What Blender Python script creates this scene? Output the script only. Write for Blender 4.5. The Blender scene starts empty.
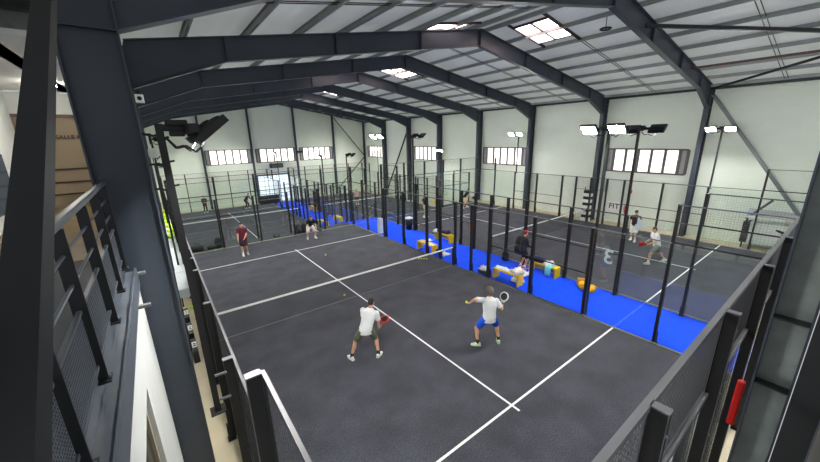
import bpy, bmesh, math, random
from mathutils import Vector as V, Matrix as M
random.seed(7)
PI=math.pi; R=math.radians
SC=bpy.context.scene; COL=SC.collection
# ------------------------------------------------------------------ materials
def lin(c):
    return tuple(((x/255)/12.92 if x/255<=.04045 else ((x/255+.055)/1.055)**2.4) for x in c)+(1,)
def mat(name,rgb,rough=.6,metal=0,var=.0,scale=8,bump=0,bscale=60,spec=.5):
    m=bpy.data.materials.new(name); m.use_nodes=True; nt=m.node_tree; b=nt.nodes['Principled BSDF']
    c=lin(rgb); b.inputs['Base Color'].default_value=c; b.inputs['Roughness'].default_value=rough
    b.inputs['Metallic'].default_value=metal; b.inputs['Specular IOR Level'].default_value=spec
    tc=nt.nodes.new('ShaderNodeTexCoord')
    if var:
        n=nt.nodes.new('ShaderNodeTexNoise'); n.inputs['Scale'].default_value=scale; n.inputs['Detail'].default_value=5
        nt.links.new(tc.outputs['Object'],n.inputs['Vector'])
        r=nt.nodes.new('ShaderNodeValToRGB')
        r.color_ramp.elements[0].position=.3; r.color_ramp.elements[1].position=.7
        r.color_ramp.elements[0].color=tuple(max(0,x*(1-var)) for x in c[:3])+(1,)
        r.color_ramp.elements[1].color=tuple(min(1,x*(1+var)) for x in c[:3])+(1,)
        nt.links.new(n.outputs['Fac'],r.inputs['Fac']); nt.links.new(r.outputs['Color'],b.inputs['Base Color'])
    if bump:
        n=nt.nodes.new('ShaderNodeTexNoise'); n.inputs['Scale'].default_value=bscale
        nt.links.new(tc.outputs['Object'],n.inputs['Vector'])
        bp=nt.nodes.new('ShaderNodeBump'); bp.inputs['Strength'].default_value=bump; bp.inputs['Distance'].default_value=.02
        nt.links.new(n.outputs['Fac'],bp.inputs['Height']); nt.links.new(bp.outputs['Normal'],b.inputs['Normal'])
    return m
def emit(name,rgb,s):
    m=bpy.data.materials.new(name); m.use_nodes=True; nt=m.node_tree; b=nt.nodes['Principled BSDF']
    b.inputs['Base Color'].default_value=lin(rgb); b.inputs['Emission Color'].default_value=lin(rgb); b.inputs['Emission Strength'].default_value=s
    return m
def glassmat(name,tint,f=1.5,rough=0.0,gl=(1,1,1,1)):
    m=bpy.data.materials.new(name); m.use_nodes=True; nt=m.node_tree
    for n in list(nt.nodes): nt.nodes.remove(n)
    o=nt.nodes.new('ShaderNodeOutputMaterial'); mx=nt.nodes.new('ShaderNodeMixShader')
    t=nt.nodes.new('ShaderNodeBsdfTransparent'); t.inputs[0].default_value=tint
    g=nt.nodes.new('ShaderNodeBsdfGlossy'); g.inputs['Roughness'].default_value=rough; g.inputs[0].default_value=gl
    fr=nt.nodes.new('ShaderNodeFresnel')
    ge=nt.nodes.new('ShaderNodeNewGeometry');mr=nt.nodes.new('ShaderNodeMapRange');mr.inputs[3].default_value=f;mr.inputs[4].default_value=1/f
    nt.links.new(ge.outputs['Backfacing'],mr.inputs[0]);nt.links.new(mr.outputs[0],fr.inputs[0])
    nt.links.new(fr.outputs[0],mx.inputs[0]); nt.links.new(t.outputs[0],mx.inputs[1]); nt.links.new(g.outputs[0],mx.inputs[2]); nt.links.new(mx.outputs[0],o.inputs[0])
    return m
def ribbed(name,rgb,axis,scale,strength,rough=.5,dist=.02):
    m=mat(name,rgb,rough,var=.03,scale=.6); nt=m.node_tree; b=nt.nodes['Principled BSDF']
    tc=[n for n in nt.nodes if n.type=='TEX_COORD'][0]
    w=nt.nodes.new('ShaderNodeTexWave'); w.bands_direction=axis; w.inputs['Scale'].default_value=scale
    nt.links.new(tc.outputs['Object'],w.inputs['Vector'])
    bp=nt.nodes.new('ShaderNodeBump'); bp.inputs['Strength'].default_value=strength; bp.inputs['Distance'].default_value=dist
    nt.links.new(w.outputs['Fac'],bp.inputs['Height']); nt.links.new(bp.outputs['Normal'],b.inputs['Normal'])
    return m
def turfmat():
    m=mat('black turf',(64,65,72),.85,var=.22,scale=1.3,spec=.25); nt=m.node_tree; b=nt.nodes['Principled BSDF']
    tc=[n for n in nt.nodes if n.type=='TEX_COORD'][0]; ramp=[n for n in nt.nodes if n.type=='VALTORGB'][0]
    n=nt.nodes.new('ShaderNodeTexNoise'); n.inputs['Scale'].default_value=38; n.inputs['Detail'].default_value=6; n.inputs['Roughness'].default_value=.8
    nt.links.new(tc.outputs['Object'],n.inputs['Vector'])
    r=nt.nodes.new('ShaderNodeValToRGB'); r.color_ramp.elements[0].position=.36; r.color_ramp.elements[0].color=(.42,.42,.43,1)
    r.color_ramp.elements[1].position=.68; r.color_ramp.elements[1].color=(1.85,1.85,1.85,1)
    nt.links.new(n.outputs['Fac'],r.inputs['Fac'])
    mx=nt.nodes.new('ShaderNodeMix'); mx.data_type='RGBA'; mx.blend_type='MULTIPLY'; mx.inputs[0].default_value=1
    nt.links.new(ramp.outputs['Color'],mx.inputs[6]); nt.links.new(r.outputs['Color'],mx.inputs[7]); nt.links.new(mx.outputs[2],b.inputs['Base Color'])
    bp=nt.nodes.new('ShaderNodeBump'); bp.inputs['Strength'].default_value=.5; bp.inputs['Distance'].default_value=.01
    nt.links.new(n.outputs['Fac'],bp.inputs['Height']); nt.links.new(bp.outputs['Normal'],b.inputs['Normal'])
    return m
MT={}
def K(name,*a,**k):
    if name not in MT: MT[name]=mat(name,*a,**k)
    return MT[name]
STEEL=mat('blue grey steel',(57,64,75),.42,var=.10,scale=1.5)
STEELD=mat('charcoal steel',(30,32,35),.45,var=.12,scale=2)
RAIL=mat('top-lit grey rail',(112,112,114),.45,metal=.2,var=.06,scale=3)  # paler than the black fence steel: light from above put into the rail grey
RAILD=mat('grey steel handrail',(96,102,112),.35,metal=.3,var=.06,scale=3)
BLACK=mat('black powder coat',(17,17,19),.5,var=.1,scale=3)
WIRE=mat('dark wire',(34,34,36),.45)
WALL=ribbed('pale sandwich panel',(222,229,214),'Z',1.6,.10)
WALLR=ribbed('pale ribbed cladding',(222,229,216),'Z',2.4,.35)
WHITE=mat('white paint',(232,234,230),.6,var=.02,scale=2)
TURF=turfmat()
LINE=mat('white line',(235,235,235),.8,var=.04,scale=20)
BLUE=mat('blue turf',(0,76,246),.8,var=.10,scale=3,spec=.2,bump=.3,bscale=90)
CONC=mat('beige concrete',(196,184,158),.75,var=.07,scale=1.5)
ROOF=ribbed('grey roof sheet',(236,238,234),'X',.8,.3,.5)
def translucent(m,tint,f):
    nt=m.node_tree;b=nt.nodes['Principled BSDF'];o=[n for n in nt.nodes if n.type=='OUTPUT_MATERIAL'][0]
    t=nt.nodes.new('ShaderNodeBsdfTranslucent');t.inputs[0].default_value=tint;x=nt.nodes.new('ShaderNodeMixShader');x.inputs[0].default_value=f
    nt.links.new(b.outputs[0],x.inputs[1]);nt.links.new(t.outputs[0],x.inputs[2]);nt.links.new(x.outputs[0],o.inputs[0])
translucent(ROOF,(.95,1,.93,1),.12)  # translucency added to make the sheet glow from sun above and brighten the roof
PURL=mat('galvanised purlin',(150,154,154),.45,metal=.2,var=.1,scale=2)
GLASS=glassmat('clear glass',(.965,.985,.975,1))
GLOW=emit('daylight pane',(255,246,240),.75)
SKYL=emit('skylight pane',(255,226,222),4.0)
LED=emit('lit floodlight',(255,255,250),210.0)
YEL=mat('yellow plastic',(246,200,0),.35,var=.04,scale=4)
SKIN=mat('skin',(214,160,128),.55,var=.05,scale=12)
NETW=mat('white net tape',(232,232,228),.7)
BEIGE=mat('beige plaster',(150,134,112),.7,var=.05,scale=1)
LIME=mat('lime fabric',(196,230,20),.6,var=.1,scale=9)
BALL=mat('yellow felt',(214,236,40),.8,var=.08,scale=60)
# ------------------------------------------------------------------ helpers
class B:
    def __init__(s): s.bm=bmesh.new(); s.mi=0
    def _f(s,vs):
        try:
            f=s.bm.faces.new(vs); f.material_index=s.mi; return f
        except ValueError: pass
    def box(s,lo,hi,mt=None):
        vs=[s.bm.verts.new((x,y,z)) for x in (lo[0],hi[0]) for y in (lo[1],hi[1]) for z in (lo[2],hi[2])]
        if mt is not None:
            for v in vs: v.co=mt@v.co
        for q in ((0,1,3,2),(4,6,7,5),(0,4,5,1),(2,3,7,6),(0,2,6,4),(1,5,7,3)): s._f([vs[i] for i in q])
        return s
    def bar(s,p0,p1,w,h,up=(0,0,1)):     # rectangular bar between two points
        p0=V(p0);p1=V(p1);d=(p1-p0);L=d.length;d.normalize();u=V(up)
        if abs(d.dot(u))>.98:u=V((1,0,0))
        a=d.cross(u).normalized();u=a.cross(d)
        mt=M((a,d,u)).transposed().to_4x4();mt.translation=p0
        return s.box((-w/2,0,-h/2),(w/2,L,h/2),mt)
    def tube(s,p0,p1,r0,r1=None,n=10,cap=True):
        r1=r0 if r1 is None else r1;p0=V(p0);p1=V(p1);d=(p1-p0).normalized();a=d.orthogonal().normalized();b=d.cross(a)
        q0=[s.bm.verts.new(p0+(a*math.cos(2*PI*i/n)+b*math.sin(2*PI*i/n))*r0) for i in range(n)]
        q1=[s.bm.verts.new(p1+(a*math.cos(2*PI*i/n)+b*math.sin(2*PI*i/n))*r1) for i in range(n)]
        for i in range(n): s._f([q0[i],q0[(i+1)%n],q1[(i+1)%n],q1[i]])
        if cap: s._f(q0[::-1]); s._f(q1)
        return s
    def path(s,pts,r,n=6):
        for a,b in zip(pts,pts[1:]): s.tube(a,b,r,r,n)
        return s
    def ell(s,c,r,rot=None,seg=14,rings=9):
        mt=M.Translation(V(c))@((rot.to_4x4()) if rot is not None else M())@M.Diagonal(V((r[0],r[1],r[2],1)))
        g=bmesh.ops.create_uvsphere(s.bm,u_segments=seg,v_segments=rings,radius=1,matrix=mt)
        for v in g['verts']:
            for f in v.link_faces: f.material_index=s.mi
        return s
    def cap(s,p0,p1,r0,r1=None,n=10):
        r1=r0 if r1 is None else r1
        s.tube(p0,p1,r0,r1,n); s.ell(p0,(r0,)*3,seg=n,rings=7); s.ell(p1,(r1,)*3,seg=n,rings=7); return s
    def loft(s,rings,n=18,sq=2.0):       # rings: (centre, xaxis, yaxis)
        prev=None
        for c,a,b in rings:
            c=V(c);a=V(a);b=V(b);q=[]
            for i in range(n):
                t=2*PI*i/n;ct=math.cos(t);st=math.sin(t)
                ct=math.copysign(abs(ct)**(2/sq),ct);st=math.copysign(abs(st)**(2/sq),st)
                q.append(s.bm.verts.new(c+a*ct+b*st))
            if prev:
                for i in range(n): s._f([prev[i],prev[(i+1)%n],q[(i+1)%n],q[i]])
            else: s._f(q[::-1])
            prev=q
        s._f(prev); return s
    def prism(s,pts,vec):                # polygon extruded by a vector
        a=[s.bm.verts.new(p) for p in pts];b=[s.bm.verts.new(V(p)+V(vec)) for p in pts]
        s._f(a[::-1]);s._f(b);n=len(a)
        for i in range(n): s._f([a[i],a[(i+1)%n],b[(i+1)%n],b[i]])
        return s
    def mesh(s,name,mats,smooth=False,fix=True):
        if fix: bmesh.ops.recalc_face_normals(s.bm,faces=s.bm.faces)
        me=bpy.data.meshes.new(name); s.bm.to_mesh(me); s.bm.free()
        for m in (mats if isinstance(mats,(list,tuple)) else [mats]): me.materials.append(m)
        if smooth: me.polygons.foreach_set('use_smooth',[True]*len(me.polygons))
        return me
def put(name,me,parent=None,loc=None,rotz=None,label=None):
    o=bpy.data.objects.new(name,me); COL.objects.link(o)
    if parent is not None: o.parent=parent
    if loc is not None: o.location=loc
    if rotz is not None: o.rotation_euler=(0,0,rotz)
    if label: o['label']=label
    return o
def obj(name,b,mats,parent=None,smooth=False,loc=None,rotz=None,label=None,bevel=0):
    o=put(name,b.mesh(name,mats,smooth),parent,loc,rotz,label)
    if bevel:
        m=o.modifiers.new('bevel','BEVEL'); m.width=bevel; m.segments=2; m.limit_method='ANGLE'
    return o
def tag(o,label,cat,group=None,kind=None):
    o['label']=label;o['category']=cat
    if group:o['group']=group
    if kind:o['kind']=kind
    return o
def thing(name,label,cat,loc=(0,0,0),rotz=0,group=None,kind=None):
    o=bpy.data.objects.new(name,None);COL.objects.link(o);o.location=loc;o.rotation_euler=(0,0,rotz);o.empty_display_size=.1
    return tag(o,label,cat,group,kind)
def dup(root,loc,rotz=None,label=None,group=None):
    r=root.copy();COL.objects.link(r);r.location=loc
    if rotz is not None:r.rotation_euler=(0,0,rotz)
    if label:r['label']=label
    if group:r['group']=group
    for ch in list(root.children):
        c=ch.copy();COL.objects.link(c);c.parent=r
        for g in list(ch.children):
            d=g.copy();COL.objects.link(d);d.parent=c
    return r
def voxel(b,name,mats,size,smooth=2,fac=.5):
    """fuse overlapping closed shapes into one continuous surface"""
    me=b.mesh(name,mats); o=bpy.data.objects.new(name,me);COL.objects.link(o)
    m=o.modifiers.new('r','REMESH');m.mode='VOXEL';m.voxel_size=size;m.use_smooth_shade=True
    if smooth:
        s=o.modifiers.new('s','SMOOTH');s.iterations=smooth;s.factor=fac
    dg=bpy.context.evaluated_depsgraph_get();dg.update()
    new=bpy.data.meshes.new_from_object(o.evaluated_get(dg),depsgraph=dg)
    new.name=name
    bpy.data.objects.remove(o);bpy.data.meshes.remove(me)
    if not new.materials:
        for q in (mats if isinstance(mats,(list,tuple)) else [mats]): new.materials.append(q)
    return new
def text(body,size,ext=.004,bold=.012,align='CENTER'):
    c=bpy.data.curves.new('lettering','FONT');c.body=body;c.size=size;c.extrude=ext;c.offset=bold*size;c.align_x=align;c.align_y='CENTER'
    o=bpy.data.objects.new('lettering',c);COL.objects.link(o)
    dg=bpy.context.evaluated_depsgraph_get();dg.update()
    me=bpy.data.meshes.new_from_object(o.evaluated_get(dg),depsgraph=dg)
    bpy.data.objects.remove(o);bpy.data.curves.remove(c);return me
def put_text(name,body,size,m,parent,loc,rot,label=None):
    me=text(body,size);me.materials.clear();me.materials.append(m)
    o=put(name,me,parent,loc,None,label);o.rotation_euler=rot;return o
# ------------------------------------------------------------------ dimensions
XL,XR=-1.05,23.75; RIDGE=11.4; TOPR=10.03; SL=.169; H=-1.35; YG=41.75
FR=[4.9,10.1,15.35,20.6,25.9,31.1,36.3,41.45]
def rtop(x): return TOPR-SL*abs(x-RIDGE)
# ------------------------------------------------------------------ setting: floor and walls
def S(name,b,m,label,cat,**k): return tag(obj(name,b,m,**k),label,cat,kind='structure')
S('floor',B().box((XL,-.4,-.4),(XR,20.95,-.01)),CONC,'beige concrete floor strip running beside the near court fence','floor')
S('floor_lower',B().box((XL,20.95,H-.3),(XR,YG,H-.01)),CONC,'lower floor of the hall under the far pair of courts','floor')
S('trim_1',B().box((-.06,20.85,H-.02),(XR,20.95,-.011)),CONC,'concrete step face between the upper and the lower hall floor','step')
S('floor_walkway',B().box((XL,20.96,H-.01),(-.35,YG,-.01)),CONC,'raised walkway along the shelving side of the far court','walkway')
S('wall_left',B().box((XL-.12,5.2,H-.3),(XL,10.9,4.0)).box((XL-.12,10.9,H-.3),(XL,YG,8.1)),WALL,'pale panelled long wall behind the near steel columns','wall')
# right wall with window openings in alternate bays
WB=[(5.5,9.6),(15.95,20.2),(26.5,30.7),(36.9,40.9)]
w=B(); y0=-.4
for a,b in WB:
    w.box((XR,y0,H-.3),(XR+.12,a,8.15)).box((XR,a,H-.3),(XR+.12,b,3.42)).box((XR,a,4.78),(XR+.12,b,8.15)); y0=b
w.box((XR,y0,H-.3),(XR+.12,YG,8.15))
S('wall_right',w,WALLR,'pale long wall with high strip windows between steel columns','wall')
# far gable wall with three strip windows
GB=[(4.3,8.7),(9.4,14.0),(14.5,18.7)]
w=B();x0=XL
def gtop(x): return rtop(x)+.2
def gcol(x0,x1,z0,z1=None):
    xs=[x0]+([RIDGE] if x0<RIDGE<x1 else [])+[x1]
    top=[(x,YG,(gtop(x) if z1 is None else z1)) for x in xs]
    w.prism([(x0,YG,z0),(x1,YG,z0)]+top[::-1],(0,.12,0))
for a,b in GB:
    gcol(x0,a,H-.3);gcol(a,b,H-.3,3.38);gcol(a,b,4.86);x0=b
gcol(x0,XR,H-.3)
S('wall_far',w,WALL,'pale far gable wall with three strip windows and a big door','wall')
# windows
def window(name,horiz,a,b,z0,z1,n,label):
    t=thing(name,label,'window',kind='structure')
    f=B();d=.06
    def bx(u0,u1,p,q,dep0,dep1):
        if horiz:f.box((u0,YG+dep0,p),(u1,YG+dep1,q))
        else:f.box((XR+dep0,u0,p),(XR+dep1,u1,q))
    for p,q in ((z0-.06,z0+.03),(z1-.03,z1+.06)): bx(a-.08,b+.08,p,q,-.05,.06)
    fr=obj('window_frame',f,K('window frame',(92,88,88),.5),t);f=B()
    L=(b-a)
    e=[a-.08]+[a+.3+(L-.6)*i/n for i in range(n+1)]+[b+.08]
    for u in e:bx(u-.07,u+.07,z0,z1,-.05,.06)
    obj('mullion',f,K('window frame',(92,88,88),.5),t)
    for i in range(n):
        f=B();bx(e[i+1]+.07,e[i+2]-.07,z0+.03,z1-.03,.03,.05);obj('pane',f,GLOW,t)
    f=B();bx(a-.035,e[1]-.07,z0+.03,z1-.03,.03,.05);bx(e[-2]+.07,b+.035,z0+.03,z1-.03,.03,.05);obj('side_light',f,K('grey pane',(150,150,150),.3),t)
for i,((a,b),l) in enumerate(zip(WB,('five-pane strip window above the person in black by the fire extinguisher','strip window between the second and third column behind the bright twin floodlight','strip window high on the long wall beyond the yellow racket player','narrow-looking strip window beside the far corner of the long wall'))):
    window('window_%d'%(i+1),False,a,b,3.42,4.78,5,l)
for i,((a,b),l) in enumerate(zip(GB,('gable strip window beside the unlit floodlight on the near mast','gable strip window directly above the white sectional door','gable strip window beside the diagonal brace of the far corner'))):
    window('window_%d'%(i+5),True,a,b,3.38,4.86,5,l)
# roof sheets
for s,n in ((-1,'roof_slope_over_mezzanine'),(1,'roof_slope')):
    b=B();e=(XL-.1 if s<0 else XR+.15)
    zc=rtop(RIDGE)+.155;ze=rtop(e)+.155
    b._f([b.bm.verts.new(p) for p in ((RIDGE,-.4,zc),(e,-.4,ze),(e,YG+.1,ze),(RIDGE,YG+.1,zc))])
    S(n,b,ROOF,'grey sheet roof slope over the '+('near court side' if s<0 else 'far court side with the large skylight'),'roof')
# purlins (one object each)
k=0
for s in (-1,1):
    for i in range(9):
        d=.35+1.47*i
        x=RIDGE+s*d
        b=B();z=rtop(x)
        b.box((x-.012,-.4,z+.005),(x+.012,YG,z+.135)).box((x-.012,-.4,z),(x+.055,YG,z+.012)).box((x-.055,-.4,z+.125),(x+.012,YG,z+.138))
        nth=('ridge','second','third','fourth','fifth','sixth','seventh','eighth','eaves')[i]
        S('roof_purlin',b,PURL,'long galvanised %s purlin under the %s roof slope'%(nth,'near-side' if s<0 else 'window-side'),'purlin')
# sag rods at mid bay
ys=[-.3]+FR
for a,b_ in zip(ys,ys[1:]):
    for s in (-1,1):
        y=(a+b_)/2;e=RIDGE+s*12.1
        b=B()
        for dy in (-.06,.06): b.bar((RIDGE+s*.3,y+dy,rtop(RIDGE+.3)+.06),(e,y+dy,rtop(e)+.06),.02,.02)
        tag(obj('sag_rod',b,STEELD),'pair of thin dark rods tying the purlins at mid bay','rod','roof sag rods',kind='structure')
# portal frames
def ibeam(b,pts_top,pts_bot,y,fw,tf,tw):
    b.prism([(x,y-tw/2,z) for x,z in pts_top]+[(x,y-tw/2,z) for x,z in pts_bot[::-1]],(0,tw,0))
    for pts,sg in ((pts_top,-1),(pts_bot,1)):
        for (x0,z0),(x1,z1) in zip(pts,pts[1:]):
            dx,dz=x1-x0,z1-z0;L=math.hypot(dx,dz);nx,nz=-dz/L*tf*sg,dx/L*tf*sg
            b.prism([(x0,y-fw/2,z0),(x1,y-fw/2,z1),(x1+nx,y-fw/2,z1+nz),(x0+nx,y-fw/2,z0+nz)],(0,fw,0))
def frame(y,zb,label):
    t=thing('portal_frame',label,'steel frame',(0,0,0),kind='structure')
    for s in (-1,1):
        xi,xo=(-.44,-1.0) if s<0 else (23.1,23.66)
        zt=rtop(xo)
        b=B()
        lo,hi=min(xi,xo),max(xi,xo)
        b.box((lo,y-.006,zb),(hi,y+.006,zt-.02))
        for x in (xi,xo):
            q=.018 if x==lo else -.018
            b.box((min(x,x+q),y-.11,zb),(max(x,x+q),y+.11,zt-.02 if x==xo else zt+.02))
        o=obj('column',b,STEEL,t)
        b=B().box((lo-.04,y-.14,zb),(hi+.04,y+.14,zb+.025))
        obj('base_plate',b,STEELD,o)
        b=B()
        for z in (6.98,7.55): b.box((lo+.018,y-.1,z),(hi-.018,y+.1,z+.014))
        obj('stiffener',b,STEEL,o)
        if y<5 and s<0:
            b=B()
            for zz in (7.3,7.42,7.6,7.72):
                for yy in (-.07,.07): b.ell((xi+.02,y+yy,zz),(.018,.014,.014),seg=8,rings=6)
            obj('bolt',b,RAIL,o)
        xs=[xi,RIDGE+s*9.75,RIDGE]
        bot=[(xi,6.99),(RIDGE+s*9.75,7.78),(RIDGE,9.40)]
        top=[(xi,rtop(xi)),(RIDGE+s*9.75,rtop(RIDGE+9.75)),(RIDGE,TOPR)]
        b=B();ibeam(b,top,bot,y,.2,.018,.012)
        r=obj('rafter',b,STEEL,t)
        b=B()
        for d in (.012,3.2,6.6,9.75):
            x=RIDGE+s*d;f=(9.40-.167*d);b.box((x-.007,y-.1,f+.02),(x+.007,y+.1,rtop(x)-.02))
        obj('stiffener',b,STEEL,r)
ordn=('first','second','third','fourth','fifth','sixth','seventh')
for i,y in enumerate(FR[:-1]):
    frame(y,(0 if y<20.9 else H),'dark steel portal frame, the %s along the hall from the mezzanine'%ordn[i])
# gable wall posts and rafters
def hcol(b,x,y,z0,z1,d=.2,tf=.015):
    b.box((x-.006,y-d/2,z0),(x+.006,y+d/2,z1))
    for yy in (y-d/2,y+d/2-tf): b.box((x-d/2,yy,z0),(x+d/2,yy+tf,z1))
for x,l in ((4.0,'beside the first gable window'),(8.9,'left of the white sectional door'),(14.0,'between the second and third gable window'),(19.0,'at the foot of the gable diagonal brace'),(23.5,'in the far corner of the hall')):
    b=B();hcol(b,x,YG-.14,H,rtop(x)+.1)
    S('gable_post',b,STEEL,'slim steel post on the far gable wall '+l,'post')
b=B()
for s in (-1,1):
    e=RIDGE+s*12.2;b.bar((RIDGE,YG-.12,TOPR+.05),(e,YG-.12,rtop(e)+.05),.16,.2)
S('gable_rafter',b,STEEL,'sloping steel rafter pair along the top of the far gable wall','rafter')
for p,q,l in (((19.1,YG-.3,8.5),(23.4,YG-.3,3.5),'upper diagonal brace in the far gable corner bay'),((23.4,YG-.3,3.4),(19.1,YG-.3,-.6),'lower diagonal brace in the far gable corner bay')):
    S('diagonal_brace',B().bar(p,q,.09,.09),STEELD,'dark steel '+l,'brace')
S('diagonal_brace',B().bar((23.35,4.75,7.55),(23.35,.35,1.35),.14,.14),mat('mid grey steel',(104,110,112),.45),'grey steel brace sloping down the long wall above the display cabinet','brace')
S('diagonal_brace',B().bar((23.3,31.0,6.9),(23.3,36.2,H+.1),.12,.12),STEELD,'dark brace between two far columns of the window wall','brace')
S('diagonal_brace',B().bar((-.7915,4.75,7.847),(-.7915,.1,4.711),.093,.109),mat('matt black steel',(31,33,36),.6,spec=.3),'big square steel brace rising across the mezzanine railing to the near column','brace')
S('eaves_beam',B().box((XR-.22,-.4,7.86),(XR-.02,YG,8.02)),STEELD,'dark eaves beam along the top of the window wall','beam')
S('roof_brace',B().bar((23.2,4.9,7.85),(19.0,-.3,8.55),.09,.09),STEELD,'dark roof brace rising from the first column knee toward the camera side','brace')
S('roof_brace',B().bar((14.0,4.9,9.32),(18.6,-.3,8.6),.11,.11),STEELD,'dark roof brace starting high on the first rafter','brace')
S('roof_pipe',B().tube((19.6,4.9,8.5),(19.7,-.4,8.5),.05),mat('rust red pipe',(96,70,66),.6),'thin reddish pipe along the roof of the first bay','pipe')
# beams and ceiling over the mezzanine
S('mezzanine_beam',B().box((-1.75,4.2,6.9),(-1.55,10.6,7.3)),STEELD,'dark beam above the mezzanine behind the big square brace','beam')
S('mezzanine_beam',B().box((-6,6.2,7.42),(-1.05,6.4,7.75)),STEELD,'dark cross beam high above the mezzanine','beam')
S('mezzanine_ceiling',B().box((-6,3.0,7.9),(-1.2,10.9,8.0)),K('soffit',(120,122,118),.8),'grey ceiling over the mezzanine','ceiling')
# skylights
def sky(x0,x1,y0,y1,label):
    t=thing('skylight',label,'skylight',((x0+x1)/2,(y0+y1)/2,0),kind='structure')
    cx,cy=(x0+x1)/2,(y0+y1)/2
    def z(x): return rtop(x)+.12
    f=B()
    for (a,b_) in (((x0,y0),(x1,y0)),((x0,y1),(x1,y1)),((x0,y0),(x0,y1)),((x1,y0),(x1,y1)),((x0,cy),(x1,cy))):
        ex=.5 if a[1]==b_[1] and a[1]!=cy else 0
        f.bar((a[0]-ex-cx,a[1]-cy,z(a[0]-ex)),(b_[0]+ex-cx,b_[1]-cy,z(b_[0]+ex)),.07,.08)
    obj('curb_frame',f,STEELD,t)
    for ya,yb in ((y0,cy),(cy,y1)):
        b=B();b.prism([(x0+.05-cx,ya+.04-cy,z(x0)-.0),(x1-.05-cx,ya+.04-cy,z(x1)-.0),(x1-.05-cx,yb-.04-cy,z(x1)-.0),(x0+.05-cx,yb-.04-cy,z(x0)-.0)],(0,0,.015));obj('pane',b,SKYL,t)
sky(12.35,14.2,7.55,9.15,'large glowing double skylight on the roof slope above the second bay')
sky(12.35,14.2,17.7,19.4,'glowing skylight farther along the same roof slope, beyond the third frame')
sky(12.35,14.2,28.1,29.8,'skylight deep in the hall beyond the fifth frame')
sky(8.6,10.4,9.6,11.2,'skylight on the near roof slope beside the ridge above the second rafter')
sky(8.6,10.4,18.4,20.0,'skylight on the near roof slope past the third rafter')
# sectional door in gable
t=thing('door_1','tall white sectional door with grid panels in the far gable wall','door',(10.9,YG,H),kind='structure')
b=B()
for i in range(5):
    for j in range(5): b.box((-1.75+.7*i+.03,-.06,.63*j+.03),(-1.75+.7*(i+1)-.03,-.03,.63*(j+1)-.03))
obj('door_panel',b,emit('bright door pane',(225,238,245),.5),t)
b=B().box((-1.75,-.04,0),(1.75,-.01,3.15))
obj('door_grid',b,K('door grid',(160,168,172),.5),t)
b=B().box((-1.9,-.1,0),(-1.75,0,3.3)).box((1.75,-.1,0),(1.9,0,3.3)).box((-1.9,-.1,3.15),(1.9,0,3.3))
obj('door_frame',b,K('window frame',(92,88,88),.5),t)
t=thing('unit_heater','black and white unit heater hung above the sectional door','heater',(11.2,YG-.8,2.75))
obj('casing',B().box((-.7,-.35,-.05),(.7,.35,.45)),BLACK,t,bevel=.03)
b=B()
for i in range(6): b.box((-.62,-.38,.0+.065*i),(.62,-.352,.025+.065*i))
obj('louvre',b,K('heater grey',(120,122,122),.4),t)
b=B()
for x in (-.5,.5): b.bar((x,0,.45),(x,.6,.9),.03,.03).bar((x,.6,.45),(x,.6,1.0),.03,.03)
obj('hanger',b,RAIL,t)
t=thing('display_bench','long black counter standing before the white sectional door','counter',(9.9,40.0-.1+.9,H))
obj('body',B().box((-1.1,-.2,0),(1.1,.2,.95)),BLACK,t)
obj('shelf_strip',B().box((-1.1,-.215,.45),(1.1,-.2,.52)),RAIL,t)
# ------------------------------------------------------------------ courts
def lines(b,z=.004,seg=()):
    for x0,y0,x1,y1 in seg: b.box((x0,y0,z-.003),(x1,y1,z))
def court(name,loc,label):
    t=thing(name,label,'court floor',loc,kind='structure')
    obj('turf',B().box((0,0,-.05),(10,20,0)),TURF,t)
    for l in ((0,3.025,10,3.075),(0,16.925,10,16.975),(4.975,2.85,5.025,17.15)):
        b=B();lines(b,.004,[l]);obj('court_line',b,LINE,t)
    return t
COURTS=[((0,0,0),'black turf court with white service lines where the two white-shirted men play'),
        ((12.55,0,0),'black turf court beyond the blue strip under the window wall'),
        ((0,20.95,H),'sunken black turf court past the glass behind the man in maroon'),
        ((12.55,20.95,H),'sunken black turf court in the far corner under the window wall')]
for l,s in COURTS: court('court_floor',l,s)
S('floor_ledge',B().box((0,20.06,-.04),(22.55,20.94,-.002)),TURF,'black turf ledge behind the far glass of the near courts','floor')
S('blue_aisle',B().box((10,0,-.04),(12.55,20.94,.002)),BLUE,'bright blue turf aisle between the two near courts','aisle')
S('blue_aisle',B().box((10,22.6,H-.04),(12.55,40.9,H+.002)),BLUE,'lower blue turf aisle between the two far courts','aisle')
st=B()
for i in range(7): st.box((10.1,20.96+.24*i,H),(12.45,21.2+.24*i,-.19*(i+1)))
S('steps',st,BLUE,'blue covered steps dropping from the near aisle to the lower aisle','steps')
for x,l in ((10.9,'beside the white bollard'),(12.35,'beside the far right court')):
    t=thing('handrail','dark handrail down the blue steps '+l,'handrail',(x,20.9,0))
    obj('rail',B().path([(0,0,1),(0,.1,1),(0,1.9,-.35),(0,2.1,-.35)],.025),BLACK,t)
    obj('rail',B().path([(0,0,.55),(0,.1,.55),(0,1.9,-.8)],.015),BLACK,t)
    for yy,z0,z1 in ((.02,0,1),(1.0,-.85,.35),(2.05,H,-.35)): obj('post',B().tube((0,yy,z0),(0,yy,z1),.025),BLACK,t)
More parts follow.
